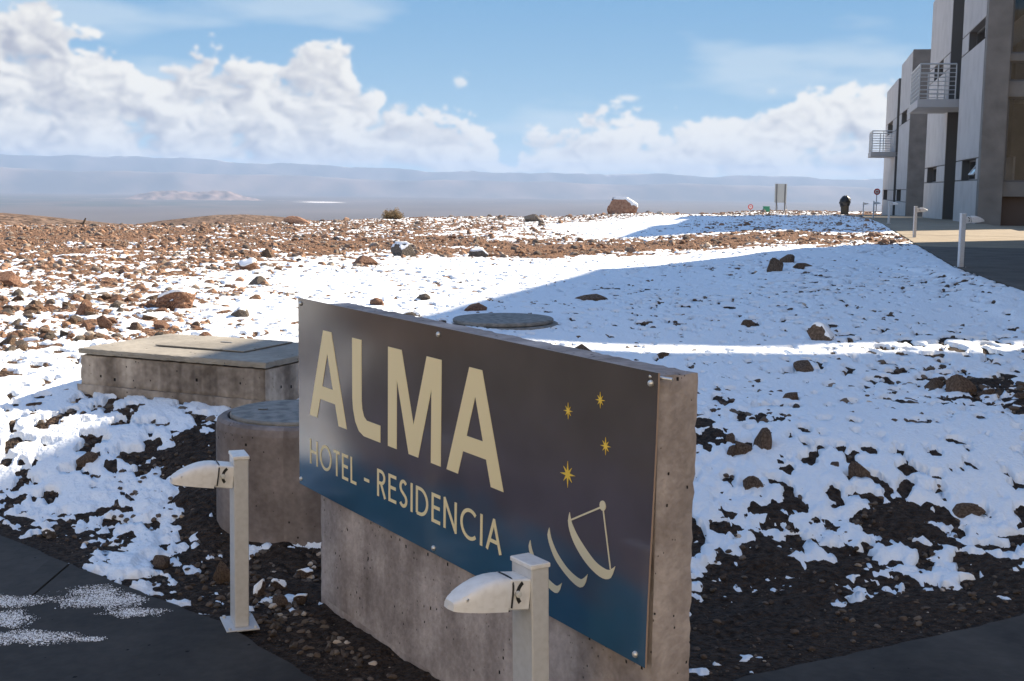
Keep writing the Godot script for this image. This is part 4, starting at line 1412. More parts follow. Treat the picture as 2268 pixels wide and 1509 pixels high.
# ---------------------------------------------------------------- post lamps
func lamp_things() -> Node3D:
	# local +x is the way the head points; base at the origin
	var root := Node3D.new()
	root.name = numbered("post_lamp")
	add_child(root)
	var st := st_new()
	box(st, Vector3(-0.055, 0.0, -0.075), Vector3(0.055, 0.006, 0.075), 0.001)
	for sx in [-1, 1]:
		for sz in [-1, 1]:
			tube(st, Vector3(sx * 0.043, 0.006, sz * 0.062), Vector3(sx * 0.043, 0.013, sz * 0.062), 0.006, 0.006, 6)
	put(st, "base_plate", M.lamp_post_metal, root)
	st = st_new()
	box(st, Vector3(-0.024, 0.006, -0.0475), Vector3(0.024, 0.584, 0.0475), 0.0025)
	put(st, "post", M.lamp_post_metal, root)
	st = st_new()
	box(st, Vector3(-0.027, 0.582, -0.0505), Vector3(0.027, 0.594, 0.0505), 0.002)
	put(st, "cap", M.lamp_paint, root)
	# hinge bracket
	var tilt := Transform3D(Basis(Vector3(0, 0, 1), 0.14), Vector3(0.022, 0.521, 0))
	st = st_new()
	box(st, Vector3(0.0, -0.038, -0.040), Vector3(0.060, 0.036, 0.040), 0.003, tilt)
	put(st, "bracket", M.lamp_paint, root)
	for s in [-1.0, 1.0]:
		st = st_new()
		for q in [[-8, 34], [-60, -18]]:
			for k in 5:
				var a0 := deg_to_rad(lerpf(q[0], q[1], k / 5.0) + 15.0)
				var a1 := deg_to_rad(lerpf(q[0], q[1], (k + 1) / 5.0) + 15.0)
				var r0 := 0.028
				var r1 := 0.037
				var z0: float = s * 0.0395
				var z1: float = s * 0.0412
				var c := Vector2(0.006, 0.004)
				var pp := []
				for z in [z0, z1]:
					for w in [[r0, a0], [r1, a0], [r1, a1], [r0, a1]]:
						pp.append(tilt * Vector3(c.x + w[0] * cos(w[1]), c.y + w[0] * sin(w[1]), z))
				quad(st, pp[4], pp[5], pp[6], pp[7], tilt * Vector3(c.x, c.y, 0))
				quad(st, pp[1], pp[2], pp[6], pp[5], tilt * Vector3(c.x, c.y, z0))
				quad(st, pp[0], pp[3], pp[7], pp[4], tilt * Vector3(c.x + 0.1, c.y, z0))
		put(st, "adjuster_slot", M.rubber, root)
		st = st_new()
		tube(st, tilt * Vector3(0.038, 0.002, s * 0.0395), tilt * Vector3(0.038, 0.002, s * 0.0485), 0.0085, 0.0075, 12)
		tube(st, tilt * Vector3(0.038, 0.002, s * 0.048), tilt * Vector3(0.038, 0.002, s * 0.0515), 0.0035, 0.0035, 8)
		put(st, "knob", M.diffuser, root)
	# the domed housing, lofted along x
	var xs := [0.056, 0.063, 0.079, 0.096, 0.113, 0.130, 0.147, 0.164, 0.179, 0.190, 0.197]
	var wd := [0.0445, 0.0455, 0.0455, 0.0455, 0.045, 0.044, 0.042, 0.0385, 0.034, 0.0285, 0.022]
	var hg := [0.076, 0.079, 0.0785, 0.076, 0.0715, 0.065, 0.0565, 0.0455, 0.0345, 0.0265, 0.0195]
	var ns := 14
	st = st_new()
	st.set_smooth_group(1)
	var rings := []
	for k in xs.size():
		var ring := []
		for i in ns + 1:
			var a := PI * i / ns
			var cz := cos(a)
			var sy := sin(a)
			var z: float = wd[k] * signf(cz) * pow(absf(cz), 0.36)
			var y: float = 0.010 + (hg[k] - 0.010) * pow(sy, 0.50)
			ring.append(tilt * Vector3(xs[k], -0.040 + y, z))
		rings.append(ring)
	var inside := tilt * Vector3(0.13, -0.02, 0)
	for k in xs.size() - 1:
		for i in ns: quad(st, rings[k][i], rings[k][i + 1], rings[k + 1][i + 1], rings[k + 1][i], inside)
	st.set_smooth_group(2)
	for k in [0, xs.size() - 1]:
		for i in range(1, ns): tri(st, rings[k][0], rings[k][i], rings[k][i + 1], inside)
	var hs := put(st, "housing", M.lamp_paint, root)
	# raised shoulder rib along each flank
	for s in [-1.0, 1.0]:
		st = st_new()
		var prev := Vector3.ZERO
		for k in 9:
			var p := tilt * Vector3(xs[k], -0.040 + 0.010 + (hg[k] - 0.010) * 0.86, s * wd[k] * 0.80)
			if k > 0: tube(st, prev, p, 0.0022, 0.0022, 6, false)
			prev = p
		put(st, "rib", M.lamp_paint, hs)
	# lower tray with its lip, and the lens under it
	st = st_new()
	var lower := []
	for k in range(1, xs.size()):
		lower.append(Vector2(xs[k], wd[k] + 0.0016))
	var loop := PackedVector2Array()
	for q in lower: loop.append(q)
	loop.append(Vector2(0.2005, 0.0))
	for k in range(lower.size() - 1, -1, -1): loop.append(Vector2(lower[k].x, -lower[k].y))
	var tray := Transform3D(tilt.basis * Basis(Vector3.RIGHT, PI / 2), tilt * Vector3(0, -0.029, 0))
	var ts := st_new()
	poly_mesh(ts, loop, -0.001, 0.0105)
	ts.generate_normals()
	var tm := MeshInstance3D.new()
	tm.mesh = ts.commit()
	tm.mesh.surface_set_material(0, M.lamp_paint)
	seat(tm, "tray", root)
	tm.transform = tray
	st = st_new()
	box(st, Vector3(0.075, -0.0425, -0.033), Vector3(0.160, -0.0395, 0.033), 0.001, tilt)
	put(st, "lens", M.diffuser, root)
	# black gasket between bracket and housing, and the little clip on the nose
	st = st_new()
	for i in ns:
		var a: Vector3 = rings[0][i] + (rings[0][i] - inside) * 0.03
		var b: Vector3 = rings[0][i + 1] + (rings[0][i + 1] - inside) * 0.03
		tube(st, a, b, 0.0022, 0.0022, 6, false)
	put(st, "gasket", M.rubber, root)
	st = st_new()
	for s in [-1.0, 1.0]:
		box(st, Vector3(0.161, -0.016, s * 0.033 - 0.004), Vector3(0.173, -0.007, s * 0.033 + 0.004), 0.0015, tilt)
	put(st, "clip", M.bolt_steel, root)
	return root

func make_lamps() -> void:
	var first := lamp_things()
	var grp := "low post lamps along the paving"
	var list := [
		[F(-0.915, 0.004, 4.15), Vector2(-0.93, -0.37), Vector2(-0.012, 0.01), "post lamp at the paving's edge left of the sign"],
		[F(0.062, 0.012, 2.95), Vector2(-0.86, -0.51), Vector2(0.02, -0.01), "post lamp nearest the viewer, in front of the sign"],
		[F(4.92, 0.655, 13.9), Vector2(0.99, -0.1), Vector2(0.0, 0.0), "post lamp at the footpath, nearest of those beside the hotel"],
		[F(7.56, 0.595, 23.9), Vector2(0.99, -0.1), Vector2(0.0, 0.0), "post lamp standing against the sunlit stretch of footpath"],
		[F(9.90, 0.60, 33.5), Vector2(0.98, -0.2), Vector2(0.0, 0.0), "third post lamp up the footpath, just beyond its sunlit stretch"],
		[F(12.32, 0.50, 43.5), Vector2(0.98, -0.2), Vector2(0.0, 0.0), "fourth post lamp up the footpath, left of the far hotel block"],
		[F(14.72, 0.36, 53.5), Vector2(0.98, -0.2), Vector2(0.0, 0.0), "farthest post lamp of the footpath, next to the black bin"]]
	for k in list.size():
		var o: Node3D = first
		if k > 0:
			o = first.duplicate()
			o.name = numbered("post_lamp")
			add_child(o)
		var d: Vector2 = list[k][1].normalized()
		var ln: Vector2 = list[k][2]
		o.transform = Transform3D(Basis(Vector3(0, 0, 1), ln.x) * Basis(Vector3.RIGHT, ln.y) * Basis(Vector3(d.x, 0, -d.y), Vector3.UP, Vector3(d.x, 0, -d.y).cross(Vector3.UP)), list[k][0])
		tag(o, list[k][3], "lamp", grp)

# ---------------------------------------------------------------- chambers and lids
func make_chambers() -> void:
	# the long concrete box with its sheet hatch
	var root := Node3D.new()
	root.name = numbered("concrete_chamber")
	add_child(root)
	var u := Vector3(0.919, 0, 0.394)
	root.transform = Transform3D(Basis(u, Vector3.UP, u.cross(Vector3.UP)), F(-2.487, 0.0, 7.2))
	tag(root, "low rectangular concrete chamber with a flat hatch on top, left of the sign", "utility box")
	var st := st_new()
	# z runs towards the viewer, so the body lies at negative z
	wall_block(st, Vector3(0.0, -0.15, -0.81), Vector3(1.27, 0.50, 0.0))
	put(st, "body", M.stained_concrete, root)
	st = st_new()
	wall_block(st, Vector3(-0.008, 0.503, -0.818), Vector3(1.278, 0.54, 0.008))
	put(st, "coping", M.grey_concrete, root)
	# older pour line low on the front
	st = st_new()
	wall_block(st, Vector3(-0.01, -0.15, 0.002), Vector3(1.28, 0.335, 0.022))
	put(st, "footing", M.stained_concrete, root)
	st = st_new()
	box(st, Vector3(0.33, 0.5425, -0.76), Vector3(0.95, 0.549, -0.26), 0.002)
	var lid := put(st, "hatch", M.grey_concrete, root)
	st = st_new()
	box(st, Vector3(0.60, 0.5495, -0.54), Vector3(0.68, 0.553, -0.52), 0.001)
	put(st, "handle", M.galvanised, lid)
	# round chamber half behind the sign
	root = Node3D.new()
	root.name = numbered("manhole_chamber")
	add_child(root)
	root.position = F(-0.93, 0.0, 5.42)
	tag(root, "tall round concrete manhole chamber behind the sign's left end", "manhole")
	st = st_new()
	lathe(st, [[0.352, -0.3], [0.350, 0.1], [0.347, 0.46], [0.340, 0.488], [0.325, 0.499], [0.300, 0.50], [0.297, 0.48]], 64)
	put(st, "ring", M.old_concrete, root)
	st = st_new()
	lathe(st, [[0.286, 0.46], [0.288, 0.505], [0.282, 0.513], [0.0, 0.518]], 56)
	var mh := put(st, "lid", M.manhole_concrete, root)
	st = st_new()
	for s in [-1.0, 1.0]:
		box(st, Vector3(s * 0.15 - 0.02, 0.516, -0.012), Vector3(s * 0.15 + 0.02, 0.5215, 0.012), 0.002)
	put(st, "lifting_lug", M.galvanised, mh)
	# flat lid out in the snow
	root = Node3D.new()
	root.name = numbered("manhole_cover")
	add_child(root)
	root.position = F(-0.07, ground_h(-0.07, 10.3) - 0.36, 10.3)
	root.rotation = Vector3(0.0, 0.0, 0.012)
	tag(root, "flat round concrete manhole cover lying in the snow behind the sign", "manhole")
	st = st_new()
	lathe(st, [[0.45, 0.2], [0.45, 0.374], [0.44, 0.379], [0.36, 0.381]], 56)
	put(st, "ring", M.manhole_concrete, root)
	st = st_new()
	lathe(st, [[0.375, 0.37], [0.412, 0.388], [0.414, 0.408], [0.405, 0.416], [0.0, 0.421]], 56)
	put(st, "lid", M.manhole_concrete, root)

# ---------------------------------------------------------------- the hotel
func window_in(parent: Node, l0: float, l1: float, y0: float, y1: float, z: float, opened: bool) -> void:
	# local x along the facade, z into the wall
	var st := st_new()
	var b := 0.05
	box(st, Vector3(l0, y0, z), Vector3(l1, y0 + b, z + 0.06), 0.004)
	box(st, Vector3(l0, y1 - b, z), Vector3(l1, y1, z + 0.06), 0.004)
	box(st, Vector3(l0, y0 + b, z), Vector3(l0 + b, y1 - b, z + 0.06), 0.004)
	box(st, Vector3(l1 - b, y0 + b, z), Vector3(l1, y1 - b, z + 0.06), 0.004)
	var m := l0 + (l1 - l0) * 0.34
	box(st, Vector3(m - 0.03, y0 + b, z), Vector3(m + 0.03, y1 - b, z + 0.06), 0.004)
	var w := put(st, "window", M.window_frame, parent)
	for q in [[m + 0.03, l1 - b], [l0 + b, m - 0.03]]:
		st = st_new()
		if opened and q[0] < m:
			# the sash is tipped outwards at the foot
			var xf := Transform3D(Basis(Vector3.RIGHT, 0.62), Vector3(0, y1 - b, z + 0.02))
			var hgt := y1 - y0 - 2.0 * b
			box(st, Vector3(q[0] + 0.04, -hgt + 0.04, -0.004), Vector3(q[1] - 0.04, -0.04, 0.004), 0.0, xf)
			put(st, "pane", M.glass, w)
			st = st_new()
			box(st, Vector3(q[0], -hgt, -0.02), Vector3(q[1], -hgt + 0.04, 0.02), 0.003, xf)
			box(st, Vector3(q[0], -0.04, -0.02), Vector3(q[1], 0.0, 0.02), 0.003, xf)
			box(st, Vector3(q[0], -hgt + 0.04, -0.02), Vector3(q[0] + 0.04, -0.04, 0.02), 0.003, xf)
			box(st, Vector3(q[1] - 0.04, -hgt + 0.04, -0.02), Vector3(q[1], -0.04, 0.02), 0.003, xf)
			put(st, "sash", M.white_frame, w)
		else:
			box(st, Vector3(q[0], y0 + b, z + 0.025), Vector3(q[1], y1 - b, z + 0.033))
			put(st, "pane", M.glass, w)
	st = st_new()
	box(st, Vector3(l0 - 0.05, y0 - 0.05, z + 0.75), Vector3(l1 + 0.05, y1 + 0.05, z + 0.8))
	put(st, "room_wall", M.room_wall, w)

func facade(parent: Node, l0: float, l1: float, y0: float, y1: float, depth: float, wins: Array, opened: int) -> void:
	# a plastered panel pierced by long low windows, with a scored line at each window's head and sill
	var ys := [y0]
	for w in wins: ys.append_array([w[2], w[3]])
	ys.append(y1)
	var g := 0.018
	var core := st_new()
	var skin_parts := []
	for k in ys.size() - 1:
		var a: float = ys[k]
		var b: float = ys[k + 1]
		var spans := [[l0, l1]]
		if k % 2 == 1:
			var w = wins[(k - 1) / 2]
			spans = [[l0, w[0]], [w[1], l1]]
		for s in spans:
			if s[1] - s[0] < 0.02: continue
			box(core, Vector3(s[0], a, 0.022), Vector3(s[1], b, depth))
			skin_parts.append([s[0], s[1], a + (g if k > 0 else 0.0), b - (g if k < ys.size() - 2 else 0.0)])
	put(core, "wall", M.joint, parent)
	for s in skin_parts:
		var st := st_new()
		box(st, Vector3(s[0] - 0.002, s[2], 0.0), Vector3(s[1] + 0.002, s[3], 0.0215), 0.004)
		put(st, "facade_panel", M.hotel_plaster, parent)
	var n := 0
	for w in wins:
		# the reveal
		var st := st_new()
		box(st, Vector3(w[0] + 0.001, w[2] - 0.02, 0.03), Vector3(w[1] - 0.001, w[2] + 0.002, 0.3))
		put(st, "sill", M.hotel_concrete, parent)
		window_in(parent, w[0] + 0.004, w[1] - 0.004, w[2] + 0.004, w[3] - 0.004, 0.22, n == opened)
		n += 1

func balcony(parent: Node, l0: float, l1: float, y: float, out: float) -> void:
	var st := st_new()
	box(st, Vector3(l0, y - 0.26, -out), Vector3(l1, y, 0.9), 0.01)
	var slabm := put(st, "balcony", M.hotel_plaster, parent)
	var c := [Vector3(l0 + 0.05, y, -0.05), Vector3(l0 + 0.05, y, -out + 0.05), Vector3(l1 - 0.05, y, -out + 0.05), Vector3(l1 - 0.05, y, -0.05)]
	for k in 3:
		var a: Vector3 = c[k]
		var b: Vector3 = c[k + 1]
		var n := maxi(1, roundi((b - a).length() / 0.55))
		for i in n + (1 if k == 2 else 0):
			var p := a.lerp(b, float(i) / n)
			st = st_new()
			tube(st, p, p + Vector3(0, 1.1, 0), 0.024, 0.024, 6)
			put(st, "baluster", M.rail_metal, slabm)
		for i in 8:
			var h := 1.1 - i * 0.135
			var r := 0.03 if i == 0 else 0.013
			st = st_new()
			tube(st, a + Vector3(0, h, 0), b + Vector3(0, h, 0), r, r, 6)
			put(st, "rail", M.rail_metal, slabm)

func hotel_frame(f0: float) -> Transform3D:
	var u := Vector3(0.2241, 0, -0.9746)
	return Transform3D(Basis(u, Vector3.UP, u.cross(Vector3.UP)), F(4.65 + 0.23 * f0, 0, f0))

func make_hotel() -> void:
	var root := Node3D.new()
	root.name = numbered("hotel_building")
	add_child(root)
	root.transform = hotel_frame(34.5)
	tag(root, "near hotel block of pale plaster panels and grey concrete at the right edge", "building")
	var k := 1.0261
	var win := func(fa: float, fb: float, ya: float, yb: float) -> Array: return [(fa - 34.5) * k, (fb - 34.5) * k, ya, yb]
	var lA := (40.1 - 34.5) * k
	var lB := (43.4 - 34.5) * k
	var lC := (50.6 - 34.5) * k
	var top := 8.75
	facade(root, 0.42, lA, 0.2, top, 0.42, [win.call(35.35, 38.6, 1.785, 2.39), win.call(34.95, 38.5, 5.60, 6.16)], 0)
	facade(root, lB, lC, 0.2, top, 0.42, [win.call(46.0, 49.6, 1.77, 2.34), win.call(45.5, 48.8, 5.585, 6.1)], -1)
	var st := st_new()
	# recessed strip between the panels, with its door
	box(st, Vector3(lA, 0.2, 0.95), Vector3(lB, top - 0.05, 1.25))
	put(st, "recess_wall", M.hotel_concrete, root)
	st = st_new()
	box(st, Vector3(lA + 0.9, 4.37, 0.90), Vector3(lA + 1.9, 6.5, 0.948), 0.01)
	put(st, "balcony_door", M.window_frame, root)
	# cheeks of the recess, body behind and roof
	st = st_new()
	box(st, Vector3(lA - 0.3, 0.2, 0.42), Vector3(lA - 0.002, top - 0.02, 1.25))
	box(st, Vector3(lB + 0.002, 0.2, 0.42), Vector3(lB + 0.3, top - 0.02, 1.25))
	put(st, "recess_cheek", M.hotel_concrete, root)
	st = st_new()
	box(st, Vector3(0.0, 0.2, 0.003), Vector3(0.418, top, 0.62), 0.015)
	put(st, "corner_column", M.hotel_concrete, root)
	st = st_new()
	box(st, Vector3(3.41, 0.2, 1.26), Vector3(lC - 0.01, top - 0.3, 4.6))
	put(st, "rear_wall", M.hotel_concrete, root)
	st = st_new()
	box(st, Vector3(0.42, top - 0.28, 0.43), Vector3(lC - 0.003, top - 0.03, 4.6))
	put(st, "roof", M.hotel_concrete, root)
	# far end wall towards the gap
	st = st_new()
	box(st, Vector3(lC - 0.25, 0.2, 0.425), Vector3(lC - 0.005, top - 0.32, 1.255))
	put(st, "end_wall", M.hotel_concrete, root)
	# the glazed front that faces us: beams, mullions and dark glass set back from the corner column
	for b in [[1.34, 1.74], [4.0, 4.42], [4.95, 5.15], [8.3, 8.74]]:
		st = st_new()
		box(st, Vector3(0.18, b[0], 0.622), Vector3(0.40, b[1], 4.58), 0.01)
		put(st, "beam", M.hotel_concrete, root)
	for b in [[1.74, 4.0], [4.42, 4.95], [5.15, 8.3]]:
		for q in [[0.65, 2.15], [2.2, 3.35], [3.4, 4.55]]:
			st = st_new()
			var t := 0.05
			box(st, Vector3(0.26, b[0], q[0]), Vector3(0.32, b[0] + t, q[1]), 0.004)
			box(st, Vector3(0.26, b[1] - t, q[0]), Vector3(0.32, b[1], q[1]), 0.004)
			box(st, Vector3(0.26, b[0] + t, q[0]), Vector3(0.32, b[1] - t, q[0] + t), 0.004)
			box(st, Vector3(0.26, b[0] + t, q[1] - t), Vector3(0.32, b[1] - t, q[1]), 0.004)
			var w := put(st, "window", M.window_frame, root)
			st = st_new()
			box(st, Vector3(0.285, b[0] + t, q[0] + t), Vector3(0.293, b[1] - t, q[1] - t))
			put(st, "pane", M.glass, w)
	st = st_new()
	box(st, Vector3(0.38, 0.2, 0.63), Vector3(0.415, 1.34, 4.58))
	put(st, "plinth_panel", M.door_brown, root)
	# the rooms behind the glazed front: party wall, upper floor
	st = st_new()
	box(st, Vector3(0.425, 0.2, 4.36), Vector3(3.4, top - 0.3, 4.59))
	box(st, Vector3(0.425, 4.02, 1.27), Vector3(3.4, 4.40, 4.355))
	box(st, Vector3(0.425, 0.2, 0.43), Vector3(0.70, top - 0.3, 0.60))
	put(st, "room_wall", M.room_wall, root)
	balcony(root, (40.75 - 34.5) * k, (44.2 - 34.5) * k, 4.37, 1.2)

	# the farther, slightly lower block
	var far := Node3D.new()
	far.name = numbered("hotel_building")
	add_child(far)
	far.transform = hotel_frame(59.3)
	tag(far, "farther hotel block beyond the gap, with the small balcony at the left", "building")
	var win2 := func(fa: float, fb: float, ya: float, yb: float) -> Array: return [(fa - 59.3) * k, (fb - 59.3) * k, ya, yb]
	var c1 := (66.4 - 59.3) * k
	var d0 := (68.4 - 59.3) * k
	var d1 := (78.0 - 59.3) * k
	facade(far, 0.30, c1, -0.5, 7.86, 0.42, [win2.call(62.8, 65.9, 0.91, 1.49), win2.call(61.3, 64.9, 4.75, 5.32)], -1)
	facade(far, d0, d1, -0.5, 7.36, 0.42, [win2.call(73.3, 77.1, 0.89, 1.46), win2.call(71.4, 75.9, 4.66, 5.32)], -1)
	st = st_new()
	box(st, Vector3(0.0, -0.5, 0.003), Vector3(0.298, 7.9, 0.78), 0.015)
	box(st, Vector3(0.0, -0.5, 1.08), Vector3(0.298, 7.9, 9.0), 0.015)
	box(st, Vector3(0.004, 5.0, 0.781), Vector3(0.29, 7.88, 1.079))
	box(st, Vector3(0.004, -0.5, 0.781), Vector3(0.29, 0.75, 1.079))
	put(st, "end_wall", M.hotel_concrete, far)
	st = st_new()
	box(st, Vector3(0.2, 0.75, 0.781), Vector3(0.23, 5.0, 1.079))
	put(st, "window", M.window_frame, far)
	st = st_new()
	box(st, Vector3(c1, -0.5, 0.95), Vector3(d0, 7.3, 1.25))
	put(st, "recess_wall", M.hotel_concrete, far)
	st = st_new()
	box(st, Vector3(c1 - 0.3, -0.5, 0.425), Vector3(c1 - 0.002, 7.8, 1.25))
	box(st, Vector3(d0 + 0.002, -0.5, 0.425), Vector3(d0 + 0.3, 7.3, 1.25))
	put(st, "recess_cheek", M.hotel_concrete, far)
	st = st_new()
	box(st, Vector3(0.3, 7.5, 0.43), Vector3(c1 - 0.003, 7.8, 9.0))
	box(st, Vector3(c1 + 0.002, 7.0, 1.26), Vector3(d1 - 0.003, 7.3, 9.0))
	put(st, "roof", M.hotel_concrete, far)
	st = st_new()
	box(st, Vector3(0.31, -0.5, 1.26), Vector3(d1 - 0.01, 6.99, 8.9))
	put(st, "rear_wall", M.hotel_concrete, far)
	balcony(far, (68.4 - 59.3) * k, (71.6 - 59.3) * k, 3.50, 1.25)
	st = st_new()
	tube(st, Vector3(4.0, 7.8, 3.0), Vector3(4.0, 10.3, 3.0), 0.02, 0.008, 6)
	put(st, "antenna", M.galvanised, far)

	# the entrance wing beside the viewer, outside the picture, whose roof shades the forecourt
	var wing := Node3D.new()
	wing.name = numbered("entrance_wing")
	add_child(wing)
	var u := Vector3(0.287, 0, -0.958)
	wing.transform = Transform3D(Basis(u, Vector3.UP, u.cross(Vector3.UP)), F(3.25, 0, 0))
	tag(wing, "hotel entrance wing with a slotted porch roof, out of view to the right", "building")
	st = st_new()
	box(st, Vector3(5.4, -0.3, 0.0), Vector3(11.4, 7.8, 13.0), 0.02)  # near end cut short so the sun reaches the added front
	put(st, "wall", M.hotel_plaster, wing)
	st = st_new()
	box(st, Vector3(19.9, -0.3, 0.0), Vector3(24.95, 7.8, 9.0), 0.02)
	put(st, "wall", M.hotel_concrete, wing)
	st = st_new()
	box(st, Vector3(11.41, -0.3, 12.4), Vector3(19.89, 7.45, 12.8))
	put(st, "porch_back_wall", M.hotel_concrete, wing)
	for q in [[11.41, 11.41, 16.44, 18.10], [17.12, 18.78, 19.89, 19.89]]:
		# the two roof slabs leave a slanting slot between them
		st = st_new()
		var c := []
		for y in [7.5, 7.8]:
			c.append_array([Vector3(q[0], y, 0.0), Vector3(q[2], y, 0.0), Vector3(q[3], y, 13.0), Vector3(q[1], y, 13.0)])
		var mid: Vector3 = (c[0] + c[6]) * 0.5
		quad(st, c[0], c[1], c[2], c[3], mid)
		quad(st, c[4], c[5], c[6], c[7], mid)
		for k2 in 4: quad(st, c[k2], c[(k2 + 1) % 4], c[4 + (k2 + 1) % 4], c[4 + k2], mid)
		put(st, "porch_roof", M.hotel_concrete, wing)
	for q in [12.6, 19.2]:
		st = st_new()
		box(st, Vector3(q - 0.2, -0.1, 4.0), Vector3(q + 0.2, 7.5, 4.4), 0.01)
		put(st, "column", M.hotel_concrete, wing)

func make_added_bounce_front() -> void:
	# an added building front, unseen behind the viewer, to throw warm light on near things
	var root := Node3D.new()
	root.name = numbered("added_bounce_front")
	add_child(root)
	tag(root, "added pale building front behind the viewer, throwing warm light forward", "building")
	var y1 := 7.6
	var cols := [-16.0, -11.2, -9.4, -5.4, -3.6, 0.4, 2.2, 6.2, 8.0, 12.0]
	var st: SurfaceTool
	for k in cols.size() - 1:
		var a: float = cols[k]
		var b: float = cols[k + 1]
		if k % 2 == 0:
			st = st_new()
			box(st, Vector3(a, -0.2, 4.2), Vector3(b, y1, 4.6), 0.01)
			put(st, "wall", M.bounce_plaster, root)
			continue
		for q in [[-0.2, 0.9], [2.3, 4.3], [5.7, y1]]:
			st = st_new()
			box(st, Vector3(a, q[0], 4.21), Vector3(b, q[1], 4.6))
			put(st, "wall", M.bounce_plaster, root)
		for q in [[0.9, 2.3], [4.3, 5.7]]:
			st = st_new()
			box(st, Vector3(a, q[0], 4.42), Vector3(b, q[0] + 0.06, 4.5))
			box(st, Vector3(a, q[1] - 0.06, 4.42), Vector3(b, q[1], 4.5))
			box(st, Vector3((a + b) * 0.5 - 0.03, q[0] + 0.06, 4.42), Vector3((a + b) * 0.5 + 0.03, q[1] - 0.06, 4.5))
			var w := put(st, "window", M.window_frame, root)
			st = st_new()
			box(st, Vector3(a, q[0] + 0.06, 4.45), Vector3(b, q[1] - 0.06, 4.46))
			put(st, "pane", M.glass, w)
	st = st_new()
	box(st, Vector3(-16.0, -0.2, 5.4), Vector3(12.0, y1, 5.6))
	put(st, "rear_wall", M.hotel_concrete, root)
	st = st_new()
	box(st, Vector3(-16.1, y1 + 0.003, 4.1), Vector3(12.1, y1 + 0.25, 5.7), 0.01)
	put(st, "roof", M.hotel_concrete, root)

# ---------------------------------------------------------------- small things on the crest
func make_far_things() -> void:
	var x := 18.87
	var y := ground_h(x, 90.0)
	var root := thing("notice_board", F(x, y, 90.0), 0.15)
	tag(root, "back of a tall pale notice board on two dark posts on the skyline", "board")
	var st := st_new()
	box(st, Vector3(-0.44, 0.62, -0.02), Vector3(0.44, 1.95, 0.02), 0.005)
	put(st, "panel", M.board_back, root)
	for s in [-1.0, 1.0]:
		st = st_new()
		box(st, Vector3(s * 0.31 - 0.035, -0.2, 0.022), Vector3(s * 0.31 + 0.035, 1.93, 0.09), 0.004)
		put(st, "post", M.galvanised, root)
		st = st_new()
		tube(st, Vector3(s * 0.31, 0.75, 0.09), Vector3(s * 0.36, 0.0, 0.55), 0.02, 0.02, 6)
		put(st, "brace", M.galvanised, root)
	# round prohibition signs
	for q in [[21.4, 75.0, 1.42, 0.19, "red-ringed round sign on a thin post left of the far hotel block"], [16.4, 88.0, 0.42, 0.18, "small red round sign low on the skyline left of the green bin"]]:
		root = thing("round_sign", F(q[0], ground_h(q[0], q[1]), q[1]))
		tag(root, q[4], "sign")
		st = st_new()
		tube(st, Vector3(0, -0.2, -0.03), Vector3(0, q[2] + 0.1, -0.03), 0.025, 0.025, 6)
		put(st, "post", M.galvanised, root)
		st = st_new()
		tube(st, Vector3(0, q[2], -0.004), Vector3(0, q[2], 0.006), q[3], q[3], 24)
		put(st, "disc", M.sign_red, root)
		st = st_new()
		tube(st, Vector3(0, q[2], 0.006), Vector3(0, q[2], 0.010), q[3] * 0.62, q[3] * 0.62, 20)
		put(st, "face", M.sign_white, root)
		st = st_new()
		box(st, Vector3(-q[3] * 0.35, q[2] - q[3] * 0.14, 0.0105), Vector3(q[3] * 0.35, q[2] + q[3] * 0.14, 0.013))
		put(st, "bar", M.sign_red, root)
	root = thing("green_bin", F(17.5, ground_h(17.5, 88.0), 88.0), 0.2)
	tag(root, "small green bin on the skyline left of the notice board", "bin")
	st = st_new()
	box(st, Vector3(-0.19, 0.0, -0.15), Vector3(0.19, 0.36, 0.15), 0.015)
	put(st, "body", M.bin_green, root)
	st = st_new()
	box(st, Vector3(-0.21, 0.362, -0.17), Vector3(0.21, 0.42, 0.17), 0.02)
	put(st, "lid", M.bin_green, root)
	# bin wrapped in a black sack
	root = thing("wrapped_bin", F(13.55, ground_h(13.55, 52.0), 52.0))
	tag(root, "bin wrapped in a bulging black sack beside the footpath's far end", "bin")
	st = st_new()
	lathe(st, [[0.15, -0.05], [0.155, 0.1], [0.165, 0.32], [0.17, 0.42], [0.1, 0.43]], 16)
	put(st, "body", M.bin_brown, root)
	var n := noise(3.0, 601, 3)
	var b := ico(3)
	var v := []
	for p in b[0]:
		var r := 0.215 * (1.0 + 0.22 * n.get_noise_3dv(p * 1.2) + 0.06 * n.get_noise_3dv(p * 5.0))
		v.append(Vector3(p.x * r + 0.02 * p.y, 0.56 + p.y * r * 1.15, p.z * r))
	var bm := MeshInstance3D.new()
	var bst := SurfaceTool.new()
	bst.begin(Mesh.PRIMITIVE_TRIANGLES)
	bst.set_smooth_group(1)
	for q in b[1]: tri(bst, v[q[0]], v[q[1]], v[q[2]], Vector3(0, 0.56, 0))
	bst.generate_normals()
	bm.mesh = bst.commit()
	bm.mesh.surface_set_material(0, M.bag_black)
	seat(bm, "sack", root)
	# a dry cushion shrub and a snag on the left skyline
	shrub(-4.2, 44.0, 0.75, 0.36, "dry brown cushion shrub on the skyline left of the middle")
	root = thing("dead_snag", F(-13.2, ground_h(-13.2, 39.0), 39.0))
	tag(root, "short dark snag sticking up from the left skyline", "snag")
	st = st_new()
	tube(st, Vector3(-0.1, -0.05, 0), Vector3(0.05, 0.26, 0), 0.05, 0.02, 7)
	put(st, "stem", M.shrub_twig, root)
	st = st_new()
	tube(st, Vector3(-0.03, 0.08, 0), Vector3(-0.24, 0.13, 0.05), 0.03, 0.01, 6)
	put(st, "branch", M.shrub_twig, root)

